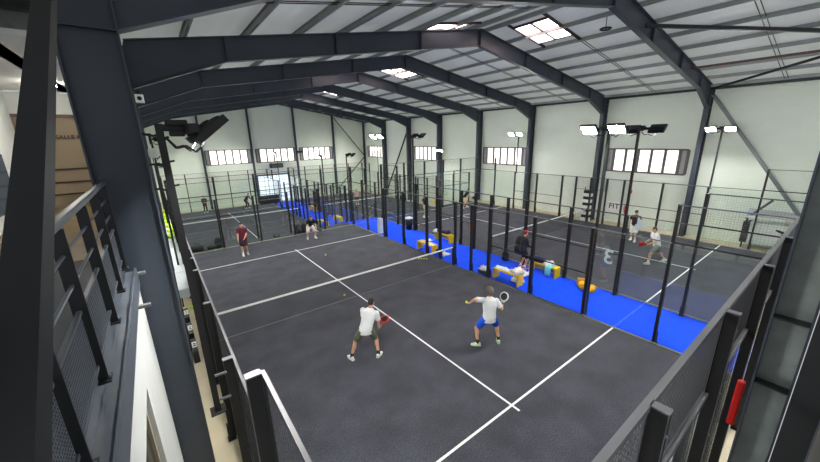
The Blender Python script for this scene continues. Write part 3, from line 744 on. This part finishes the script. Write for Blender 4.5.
for i in range(2):
    b=B().loft([((0,-.13,.04),(.04,0,0),(0,0,.03)),((0,0,.06),(.05,0,0),(0,0,.06)),((0,.12,.1),(.045,0,0),(0,0,.1))],12)
    tag(obj('boot',b,DKG,None,True,(4.85+.22*i,20.4,0),.3-.6*i),'dark boot standing behind the glass, %s of the pair'%('first','second')[i],'boot','boots behind the glass')
t=thing('litter_bin','black round bin with a white top on the blue aisle','bin',(12.25,16.45,0))
obj('drum',B().loft([((0,0,0),(.2,0,0),(0,.2,0)),((0,0,.72),(.24,0,0),(0,.24,0))],20),BLACK,t,True)
obj('rim',B().tube((0,0,.72),(0,0,.78),.25,n=20),WF,t);obj('liner',B().ell((0,0,.78),(.2,.2,.06)),WF,t,True)
t=thing('white_bollard','white rectangular bollard on the blue aisle beside the near court fence','bollard',(10.3,16.85,0))
obj('body',B().box((-.12,-.14,0),(.12,.14,.98)),WHITE,t,bevel=.02);obj('plinth',B().box((-.16,-.18,0),(.16,.18,.03)),RAIL,t)
t=thing('ball_picker','thin red ball pick-up tube with a white top standing on the court beyond the aisle','tube',(14.75,13.4,0))
obj('tube',B().tube((0,0,0),(0,0,.62),.035,n=10),mat('red tube',(214,40,40),.5),t);obj('top',B().tube((0,0,.62),(0,0,.72),.05,n=10),WF,t)
# balls
bm_=B().ell((0,0,0),(.034,.034,.034),seg=16,rings=10).mesh('padel_ball',BALL,smooth=True)
def ball(p,l,g=None):tag(put('padel_ball',bm_,None,p),l,'ball',g)
ball((4.56,10.35,.034),'yellow ball lying on the turf just past the net near the centre line')
for i in range(4): ball((9.2+.1*i,11.62-.08*i,.034),'yellow ball in the short row on the turf by the net post','balls in a row by the net post')
ball((1.52,23.1,H+.034),'pale ball lying on the sunken court behind the glass')
ball((5.9,15.2,.034),'yellow ball on the far half of the near court')
# hanging lamp ring under roof
t=thing('hanging_ring_lamp','small dark ring lamp hanging under the first roof bay','lamp',(13.3,5.9,9.35))
b=B();b.path([(.17*math.cos(a*PI/8),.17*math.sin(a*PI/8),0) for a in range(17)],.03)
obj('ring',b,BLACK,t);obj('rod',B().tube((0,0,0),(0,0,.4),.012).bar((-.17,0,0),(.17,0,0),.02,.02),BLACK,t)
#PEOPLE-START
# ------------------------------------------------------------------ people
def ik(a,b,l1,l2,hint):
    a=V(a);b=V(b);d=b-a;L=min(d.length,(l1+l2)*.995);dn=d.normalized();b=a+dn*L
    h=V(hint);h=(h-dn*h.dot(dn)).normalized()
    x=(l1*l1-l2*l2+L*L)/(2*L);y=math.sqrt(max(0,l1*l1-x*x))
    return a+dn*x+h*y,b
def hand(b,w,d,n,grip,s=1):
    """palm, four unequal bent fingers and a side thumb; d points along the forearm, n out of the palm"""
    d=V(d).normalized();n=V(n);n=(n-d*n.dot(d)).normalized();c=d.cross(n)
    p=w+d*.045*s
    b.loft([(w,c*.026*s,n*.018*s),(w+d*.03*s,c*.036*s,n*.016*s),(w+d*.085*s,c*.04*s,n*.014*s),(w+d*.095*s,c*.036*s,n*.011*s)],10)
    for i,(o,L) in enumerate(((-.031,.07),(-.0105,.078),(.0105,.073),(.031,.058))):
        a=w+d*.085*s+c*o*s
        k=(.95 if grip else .35);r=.0085*s
        d1=(d*math.cos(k*.6)+n*math.sin(k*.6));d2=(d*math.cos(k*1.9)+n*math.sin(k*1.9));d3=(d*math.cos(k*3.0)+n*math.sin(k*3.0))
        q1=a+d1*L*.45*s;q2=q1+d2*L*.33*s;q3=q2+d3*L*.25*s
        b.cap(a,q1,r*1.1,r,8);b.cap(q1,q2,r,r*.95,8);b.cap(q2,q3,r*.95,r*.8,8)
    t0=w+d*.03*s-c*.03*s;t1=t0+(d*.6-c*.6+n*.35).normalized()*.036*s;t2=t1+(d*.8+n*(.7 if grip else .2)+c*.2).normalized()*.03*s
    b.cap(t0,t1,.011*s,.0095*s,8);b.cap(t1,t2,.0095*s,.008*s,8)
    return w+d*.075*s+n*.022*s
def person(label,loc,face,P,col,vox=.013,group=None):
    """P: pelvis, neck, feet (ankle xyz, toe dir), wrists, elbow hints, look; local x right, y forward"""
    t=thing('person',label,'person',loc,face)
    pel=V(P['pelvis']);neck=V(P['neck']);up=(neck-pel).normalized()
    tw=P.get('twist',0);rt=V((math.cos(tw),-math.sin(tw),0));rt=(rt-up*rt.dot(up)).normalized();fw=up.cross(rt)
    hr=V((math.cos(P.get('hip',0)),-math.sin(P.get('hip',0)),0));hf=V((-hr.y,hr.x,0))
    g=P.get('girth',1)
    hips=[pel-V((0,0,.04))+hr*.09*s for s in (-1,1)]
    ank=[V(P['feet'][i][0]) for i in (0,1)];toe=[V(P['feet'][i][1]).normalized() for i in (0,1)]
    kn=[]
    for i in (0,1):
        k,a=ik(hips[i],ank[i],.445,.425,V(P.get('knee',((0,1,0),(0,1,0)))[i]));kn.append(k);ank[i]=a
    sh=[neck-up*.075+rt*.185*s*(.95+.05*g) for s in (-1,1)]
    el=[];wr=[]
    for i in (0,1):
        e,w=ik(sh[i],V(P['wrist'][i]),.285,.255,V(P.get('elbow',((-.4,-.6,-.4),(.4,-.6,-.4)))[i]));el.append(e);wr.append(w)
    look=V(P.get('look',(0,1,0))).normalized()
    hn=neck+up*.02;hc=neck+up*.07+V((0,0,.10))+look*.03
    lr=look.cross(V((0,0,1))).normalized();lu=lr.cross(look)
    hrot=M((lr,look,lu)).transposed()
    # body
    b=B()
    def ring(c,x,y,o=0): return (c+fw*o,rt*x*g,fw*y*g)
    b.loft([(pel-V((0,0,.1)),hr*.14*g,hf*.10*g),(pel,hr*.16*g,hf*.11*g),ring(pel.lerp(neck,.3),.14,.1),ring(pel.lerp(neck,.62),.165,.115),ring(pel.lerp(neck,.86),.17,.1),ring(neck,.075,.065)],18)
    b.cap(hn-up*.04,hc-lu*.05,.056,.052,12)
    for i in (0,1):
        b.cap(hips[i],kn[i],.085*g,.056,12);b.cap(kn[i],ank[i],.056,.036,12)
        b.ell(kn[i].lerp(ank[i],.3)-(toe[i])*.018,(.05,.05,.1),seg=10,rings=7)
        f0=ank[i]-V((0,0,.05));b.cap(f0-toe[i]*.03,f0+toe[i]*.13,.034,.026,10)
        b.cap(sh[i],el[i],.05,.04,12);b.cap(el[i],wr[i],.04,.027,12)
        hold=None
    grips=[]
    for i in (0,1):
        hd=P.get('hdir',(None,None))[i];d=V(hd) if hd is not None else (wr[i]-el[i])
        n=V(P.get('palm',((1,0,0),(-1,0,0)))[i])
        grips.append(hand(b,wr[i],d,n if abs(n.normalized().dot(d.normalized()))<.95 else V((0,1,.2)),P.get('grip',(0,0))[i]))
    def H(x,y,z): return hc+lr*x+look*y+lu*z
    b.ell(hc,(.074,.094,.108),hrot,18,14);b.ell(H(0,.035,-.06),(.054,.058,.055),hrot)
    b.ell(H(0,.1,-.012),(.014,.02,.026),hrot,10,8)
    for s in (-1,1): b.ell(H(.077*s,-.005,-.01),(.012,.02,.032),hrot,8,7)
    me=voxel(b,'body',[col.get('skin',SKIN),K('eye white',(236,234,230),.3),K('iris dark',(40,30,24),.3),K('lip',(176,96,88),.5),K('brow',(60,42,32),.8)],vox,2)
    for f in me.polygons:
        q=V(f.center)-hc;x,y,z=q.dot(lr),q.dot(look),q.dot(lu)
        if y>.05:
            for s in (-1,1):
                e=math.hypot((x-s*.031)/1.5,z-.012)
                if e<.006:f.material_index=2
                elif e<.0105:f.material_index=1
                if abs(x-s*.032)<.02 and abs(z-.036)<.006:f.material_index=4
            if abs(x)<.024 and abs(z+.062)<.008:f.material_index=3
    put('body',me,t)
    # clothing
    hem=P.get('hem',-.06)
    b=B()
    b.loft([(pel+V((0,0,hem)),hr*.185*g,hf*.145*g),(pel+V((0,0,.03)),hr*.18*g,hf*.14*g),ring(pel.lerp(neck,.3),.168,.128),ring(pel.lerp(neck,.62),.19,.14),ring(pel.lerp(neck,.86),.195,.122),ring(neck+up*.015,.085,.08)],20)
    sl=col.get('sleeve',.62)
    for i in (0,1):
        s0=sh[i]
        if sl<=1:
            b.tube(s0-(el[i]-s0)*.05,s0.lerp(el[i],sl),.074*g,.072*g,14);b.ell(s0,(.066*g,)*3)
        else:
            b.cap(s0,el[i],.072*g,.06*g,12);b.tube(el[i],el[i].lerp(wr[i],.92),.06*g,.044,12)
    put('shirt',voxel(b,'shirt',col['shirt'],vox,2),t)
    b=B();b.loft([(pel-V((0,0,.14)),hr*.16*g,hf*.12*g),(pel,hr*.18*g,hf*.132*g),(pel+V((0,0,.06)),hr*.172*g,hf*.125*g)],18)
    for i in (0,1):
        L=col.get('leg',.8)
        if L<=1:b.tube(hips[i]+V((0,0,.03)),hips[i].lerp(kn[i],L),.112*g,.098*g,14)
        else:b.cap(hips[i],kn[i],.1*g,.075*g,12);b.tube(kn[i],kn[i].lerp(ank[i],.93),.075*g,.06,12)
    put('shorts' if col.get('leg',.8)<=1 else 'trousers',voxel(b,'shorts',col['shorts'],vox,2),t)
    for i in (0,1):
        b=B();f0=ank[i];si=toe[i].cross(V((0,0,1))).normalized()
        z=V((0,0,1))
        b.mi=0
        b.loft([(f0-toe[i]*.085-z*.035,si*.026,z*.035),(f0-toe[i]*.05-z*.025,si*.042,z*.052),(f0+toe[i]*.02-z*.03,si*.045,z*.05),(f0+toe[i]*.1-z*.045,si*.05,z*.035),(f0+toe[i]*.165-z*.052,si*.042,z*.026),(f0+toe[i]*.19-z*.055,si*.02,z*.018)],14,2.4)
        sh_o=obj('shoe',b,col['shoe'],t,True)
        b=B();b.loft([(f0-toe[i]*.088-z*.073,si*.03,V(toe[i])*.004),(f0-toe[i]*.088-z*.058,si*.03,V(toe[i])*.004)],8) if False else None
        s=B();s.prism([f0-toe[i]*.09-si*.036-z*.08,f0-toe[i]*.09+si*.036-z*.08,f0+toe[i]*.1+si*.052-z*.08,f0+toe[i]*.19+si*.02-z*.08,f0+toe[i]*.19-si*.02-z*.08,f0+toe[i]*.1-si*.052-z*.08],z*.025)
        obj('sole',s,col.get('sole',WHITE),sh_o)
        up_=(kn[i]-ank[i]).normalized()
        obj('sock',B().loft([(f0-z*.01,si*.045,toe[i]*.05),(f0+up_*.05,si*.043,toe[i]*.045),(f0+up_*.11,si*.046,toe[i]*.048)],12),col.get('sock',WF),t,True)
    # hair: a cap over the skull cut away at the face
    b=B();hs=col.get('hairs',1);b.ell(hc+lu*.008-look*.006*hs,(.083*hs,.103*hs,.117*hs),hrot,26,18)
    dl=[]
    for v in b.bm.verts:
        q=v.co-hc;y,z=q.dot(look),q.dot(lu)
        if z<-.055+col.get('hairlow',0) or (y>.015 and z<.028-.5*max(0,.05-y)) : dl.append(v)
    bmesh.ops.delete(b.bm,geom=dl,context='VERTS')
    if not b.bm.faces: pass
    o=obj('hair',b,col['hair'],t,True)
    s=o.modifiers.new('th','SOLIDIFY');s.thickness=.02;s.offset=-1
    if 'cap' in col:
        b=B();b.ell(hc+lu*.012,(.09,.108,.12),hrot,24,16)
        bmesh.ops.delete(b.bm,geom=[v for v in b.bm.verts if (v.co-hc).dot(lu)<.03],context='VERTS')
        b.loft([(H(0,.07,.045),lr*.075,lu*.01),(H(0,.13,.038),lr*.066,lu*.007),(H(0,.17,.026),lr*.03,lu*.005)],14)
        obj('cap',b,col['cap'],t,True)
    if 'band' in col:
        b=B();b.loft([(H(0,-.003,.03),lr*.083,look*.103),(H(0,-.003,.062),lr*.08,look*.1)],24);obj('headband',b,col['band'],t,True)
    t.rotation_euler=(0,0,face)
    mw=M.Translation(V(loc))@M.Rotation(face,4,'Z')
    return t,[mw@gp for gp in grips]
def racket(label,grip,axis,normal,cols):
    """drilled teardrop bat; axis runs from handle to head"""
    a=V(axis).normalized();n=V(normal);n=(n-a*n.dot(a)).normalized();s=a.cross(n)
    t=thing('padel_racket',label,'racket',tuple(grip))
    b=B();b.tube(-a*.05,a*.10,.017,.016,10);b.tube(-a*.06,-a*.05,.021,.021,10);obj('handle',b,cols[1],t,True)
    def outline(r): 
        pts=[]
        for i in range(24):
            q=2*PI*i/24;rr=r*(1-.10*max(0,-math.cos(q))**2)
            pts.append(a*(.255+math.cos(q)*r*1.08)+s*math.sin(q)*rr)
        return pts
    obj('frame',B().prism([p-n*.019 for p in outline(.128)],n*.038),cols[0],t)
    fc=B().prism([p-n*.0205 for p in outline(.10)],n*.041);obj('hitting_face',fc,cols[2],t)
    obj('throat',B().bar(a*.08+s*.012,a*.15+s*.06,.03,.016,n).bar(a*.08-s*.012,a*.15-s*.06,.03,.016,n),cols[0],t)
    h=B()
    for i in range(-3,4):
        for j in range(-3,4):
            if i*i+j*j<10:
                c=a*(.255+.027*i)+s*.025*j;h.tube(c-n*.0215,c+n*.0215,.006,n=8)
    obj('drill_hole',h,BLACK,t)
    return t
def face_to(dx,dy): return math.atan2(-dx,dy)
WT=mat('white tee',(226,227,228),.85,var=.03,scale=6);BT=mat('black tee',(26,26,30),.85,var=.1,scale=6)
CAMO=mat('camouflage fabric',(92,98,78),.85,var=.55,scale=9);ROY=mat('royal blue fabric',(20,88,226),.8,var=.08,scale=8)
MAR=mat('maroon fabric',(92,18,42),.85,var=.1,scale=8);MARD=mat('dark maroon fabric',(60,16,34),.85,var=.1,scale=8)
DH=mat('dark hair',(30,24,22),.6,var=.2,scale=40);GH=mat('grey hair',(92,82,78),.6,var=.35,scale=30);BH=mat('brown hair',(76,52,36),.6,var=.2,scale=40)
RED=mat('red plastic',(214,40,36),.4);GREYF=mat('grey fabric',(120,120,118),.85,var=.1,scale=8);MINT=mat('mint fabric',(176,212,170),.85,var=.1,scale=8)
SHW=mat('white shoe',(228,228,222),.5,var=.05,scale=10);SHG=mat('white green shoe',(206,228,176),.5,var=.22,scale=14)
F1=face_to(.5,.87)
pt,g=person('man in a white t-shirt and camouflage shorts holding a red racket',(3.3,6.55,0),F1,dict(
    pelvis=(.05,-.02,.88),neck=(.2,.12,1.41),feet=(((-.37,-.02,.085),(-.6,.8,0)),((.36,.0,.085),(.5,.85,0))),
    knee=((-.35,.9,0),(.35,.9,0)),wrist=((.06,.34,.72),(.41,.2,.68)),elbow=((-.7,.0,-.5),(.6,-.7,-.3)),twist=.15,
    hdir=((.6,.5,-.2),(.5,.75,.0)),palm=((.3,0,1),(-.3,.4,.6)),grip=(1,1),look=(.55,.8,-.12),hem=-.1),
    dict(shirt=WT,shorts=CAMO,shoe=SHW,sock=BT,hair=DH,leg=.82,sleeve=.8),.0085)
racket('red and black racket held by the man in camouflage shorts',g[1],M.Rotation(F1,3,'Z')@V((.5,.7,.25)),M.Rotation(F1,3,'Z')@V((-.4,-.6,.5)),(RED,BLACK,BLACK))
F2=face_to(.47,.88)
pt,g=person('man in a white t-shirt and blue shorts reaching out with a ball',(6.38,4.87,0),F2,dict(
    pelvis=(-.03,-.03,.87),neck=(.03,.12,1.41),feet=(((-.33,.0,.085),(-.95,.3,0)),((.31,.03,.085),(.25,.95,0))),
    knee=((-.5,.8,0),(.55,.8,0)),wrist=((-.52,.22,1.25),(.46,.2,1.0)),elbow=((-.2,-.5,.6),(.5,-.4,-.9)),
    hdir=((-1,.1,.0),(.25,.5,.6)),palm=((.1,.2,1),(-.9,.3,.0)),grip=(1,1),look=(-.1,1,-.1),hem=-.1,girth=1.06),
    dict(shirt=WT,shorts=ROY,shoe=SHG,sock=BT,hair=GH,leg=.78,sleeve=.8,hairlow=-.05,hairs=1.26),.0085)
racket('black and white racket held up by the man in blue shorts',g[1],M.Rotation(F2,3,'Z')@V((.34,.28,.9)),M.Rotation(F2,3,'Z')@V((.75,.6,-.2)),(WF,BLACK,DKG))
ball(tuple(g[0]+V((-.03,0,.02))),'yellow ball held out in the hand of the man in blue shorts')
F3=face_to(-.28,-.96)
pt,g=person('man in a maroon shirt standing ready at the far end of the near court',(2.68,18.1,0),F3,dict(
    pelvis=(0,0,.93),neck=(0,.04,1.48),feet=(((-.1,-.03,.085),(-.3,1,0)),((.1,.16,.085),(-.25,1,0))),
    wrist=((-.1,.3,.98),(.22,.2,.88)),palm=((.6,.2,.4),(-1,0,.2)),grip=(0,1),look=(.1,1,.0),hem=-.1),
    dict(shirt=MAR,shorts=MARD,shoe=SHW,sock=WF,hair=DH,leg=.9,sleeve=.75),.014)
racket('dark racket hanging from the hand of the man in maroon',g[1],M.Rotation(F3,3,'Z')@V((-.6,.5,-.5)),(0,1,.4),(BLACK,BLACK,DKG))
F4=face_to(-.1,-.99)
pt,g=person('player in a black t-shirt and white shorts crouching before the far glass',(6.5,18.65,0),F4,dict(
    pelvis=(0,-.15,.76),neck=(0,.22,1.2),feet=(((-.22,.0,.085),(-.3,1,0)),((.22,-.05,.085),(.3,1,0))),
    knee=((-.3,1,0),(.3,1,0)),wrist=((-.22,.38,.72),(.1,.42,.78)),palm=((1,0,0),(-1,0,0)),grip=(1,1),look=(0,1,.05),hem=-.05),
    dict(shirt=BT,shorts=WF,shoe=SHW,sock=WF,hair=BH,leg=.9),.014)
racket('black racket held low by the crouching player',g[0],M.Rotation(F4,3,'Z')@V((-.75,.5,-.35)),(0,.5,.8),(BLACK,BLACK,DKG))
F7=face_to(.8,-.35)
person('person in a red cap and dark top standing on the blue aisle',(12.05,7.75,0),F7,dict(
    pelvis=(0,0,.93),neck=(0,.05,1.47),feet=(((-.12,0,.085),(-.2,1,0)),((.12,.05,.085),(.2,1,0))),
    wrist=((-.16,.32,1.02),(.16,.32,1.02)),palm=((1,0,0),(-1,0,0)),look=(.0,1,-.3),hem=-.1),
    dict(shirt=DKG,shorts=BT,shoe=mat('pink shoe',(214,90,100),.5),sock=WF,hair=BH,cap=RED,leg=.95,sleeve=1.5),.014)
F8=face_to(-.75,.66)
pt,g=person('runner in a white t-shirt and grey shorts on the window-side court',(17.03,4.27,0),F8,dict(
    pelvis=(0,-.02,.9),neck=(0,.14,1.45),feet=(((-.1,.30,.085),(0,1,0)),((.1,-.56,.13),(0,1,-.25))),
    wrist=((-.16,.42,.98),(.22,.3,1.0)),palm=((1,0,0),(-1,0,0)),grip=(1,1),look=(0,1,-.05),hem=-.08),
    dict(shirt=WT,shorts=GREYF,shoe=SHW,sock=WF,hair=BH,leg=.8),.013)
racket('red racket held in front of the runner in grey shorts',g[0],M.Rotation(F8,3,'Z')@V((-.1,.9,.1)),M.Rotation(F8,3,'Z')@V((.9,0,.5)),(RED,BLACK,RED))
F9=face_to(-.8,-.1)
pt,g=person('player in a black t-shirt, white shorts and cap near the red fire extinguisher',(20.1,6.25,0),F9,dict(
    pelvis=(0,0,.93),neck=(0,.06,1.46),feet=(((-.13,.16,.085),(0,1,0)),((.13,-.16,.085),(.1,1,0))),
    wrist=((-.16,.36,1.0),(.2,.3,.95)),palm=((1,0,0),(-1,0,0)),grip=(1,0),look=(0,1,-.05),hem=-.05),
    dict(shirt=BT,shorts=WF,shoe=SHW,sock=WF,hair=DH,cap=BLACK,leg=.95),.014)
racket('dark racket held out by the player near the fire extinguisher',g[0],M.Rotation(F9,3,'Z')@V((-.2,.8,.5)),M.Rotation(F9,3,'Z')@V((.9,.2,.3)),(BLACK,BLACK,DKG))
F10=face_to(.25,-.95)
pt,g=person('player in a black t-shirt and mint shorts with a yellow racket, beyond the black bin',(15.2,18.4,0),F10,dict(
    pelvis=(0,0,.94),neck=(0,.03,1.5),feet=(((-.13,.05,.085),(-.2,1,0)),((.13,0,.085),(.2,1,0))),
    wrist=((-.36,.3,1.16),(.26,.12,.95)),palm=((1,0,0),(-1,0,0)),grip=(1,0),look=(-.5,1,0),hem=-.08),
    dict(shirt=BT,shorts=MINT,shoe=SHW,sock=WF,hair=DH,leg=.9),.014)
racket('yellow racket held by the player in mint shorts',g[0],M.Rotation(F10,3,'Z')@V((-.8,.25,.1)),M.Rotation(F10,3,'Z')@V((.1,1,0)),(YEL,BLACK,YEL))
F11=face_to(.55,-.75)
pt,g=person('player in a black t-shirt bending forward at the far back of the window-side court',(19.9,18.8,0),F11,dict(
    pelvis=(0,-.1,.88),neck=(0,.2,1.36),feet=(((-.2,.1,.085),(-.2,1,0)),((.2,-.2,.085),(.3,1,0))),
    wrist=((-.1,.5,.95),(.2,.45,.95)),palm=((1,0,0),(-1,0,0)),grip=(0,1),look=(0,1,-.1),hem=-.05),
    dict(shirt=BT,shorts=mat('beige fabric',(206,176,150),.85),shoe=SHW,sock=WF,hair=DH,leg=.85),.015)
racket('black racket in front of the bending player in black',g[1],M.Rotation(F11,3,'Z')@V((-.5,.6,-.1)),(0,1,.5),(BLACK,BLACK,DKG))
person('player in dark clothes standing at the gable wall of the sunken court',(3.2,40.0,H),face_to(.1,-1),dict(
    pelvis=(0,0,.94),neck=(0,.03,1.49),feet=(((-.12,.05,.085),(-.2,1,0)),((.12,0,.085),(.2,1,0))),
    wrist=((-.1,.32,1.1),(.1,.32,1.1)),palm=((1,0,0),(-1,0,0)),hem=-.08),
    dict(shirt=BT,shorts=BT,shoe=SHW,sock=WF,hair=BH,leg=1.5,sleeve=1.5),.018)
person('player in dark clothes leaning sideways near the gable wall of the sunken court',(7.1,39.4,H),face_to(.7,-.7),dict(
    pelvis=(0,-.1,.9),neck=(-.12,.22,1.38),feet=(((-.14,.1,.085),(-.2,1,0)),((.14,-.1,.085),(.2,1,0))),
    wrist=((-.3,.5,.95),(.2,.4,.9)),palm=((1,0,0),(-1,0,0)),hem=-.08),
    dict(shirt=BT,shorts=BT,shoe=SHW,sock=WF,hair=DH,leg=1.5,sleeve=1.5),.018)
person('person in a pale pink top far back in the sunken corner court',(17.2,32.8,H),face_to(-.3,-1),dict(
    pelvis=(0,0,.94),neck=(0,.03,1.49),feet=(((-.12,.05,.085),(-.2,1,0)),((.12,0,.085),(.2,1,0))),
    wrist=((-.2,.25,.95),(.2,.25,.95)),palm=((1,0,0),(-1,0,0)),hem=-.08),
    dict(shirt=mat('pink fabric',(226,180,176),.85),shorts=DKG,shoe=SHW,sock=WF,hair=BH,leg=.9),.018)
#PEOPLE-END
# ------------------------------------------------------------------ light, sky, camera
wd=bpy.data.worlds.new('world');SC.world=wd;wd.use_nodes=True
bg=wd.node_tree.nodes['Background'];bg.inputs[0].default_value=(.95,.98,1,1);bg.inputs[1].default_value=.22
sl=bpy.data.lights.new('sun','SUN');sl.energy=.72;sl.angle=R(20);so=bpy.data.objects.new('sun',sl);COL.objects.link(so);so.rotation_euler=(R(12),R(8),0);so.location=(11,20,30)
cam=bpy.data.cameras.new('camera');co=bpy.data.objects.new('camera',cam);COL.objects.link(co);SC.camera=co
yaw,pitch,roll,f=.6425,.2706,-.0213,335.03
fw=V((math.sin(yaw)*math.cos(pitch),math.cos(yaw)*math.cos(pitch),-math.sin(pitch)))
r=V((math.cos(yaw),-math.sin(yaw),0));u=r.cross(fw)
r2=r*math.cos(roll)+u*math.sin(roll);u2=u*math.cos(roll)-r*math.sin(roll)
mm=M((r2,u2,-fw)).transposed().to_4x4();mm.translation=V((-.4009,-.5394,5.7518));co.matrix_world=mm
cam.sensor_fit='HORIZONTAL';cam.sensor_width=36;cam.lens=36*f/820;cam.clip_start=.05;cam.clip_end=300
SC.cycles.transparent_max_bounces=96
SC.view_settings.view_transform='Standard';SC.view_settings.look='None';SC.view_settings.gamma=1;SC.view_settings.exposure=1.22
SC.view_settings.use_curve_mapping=False
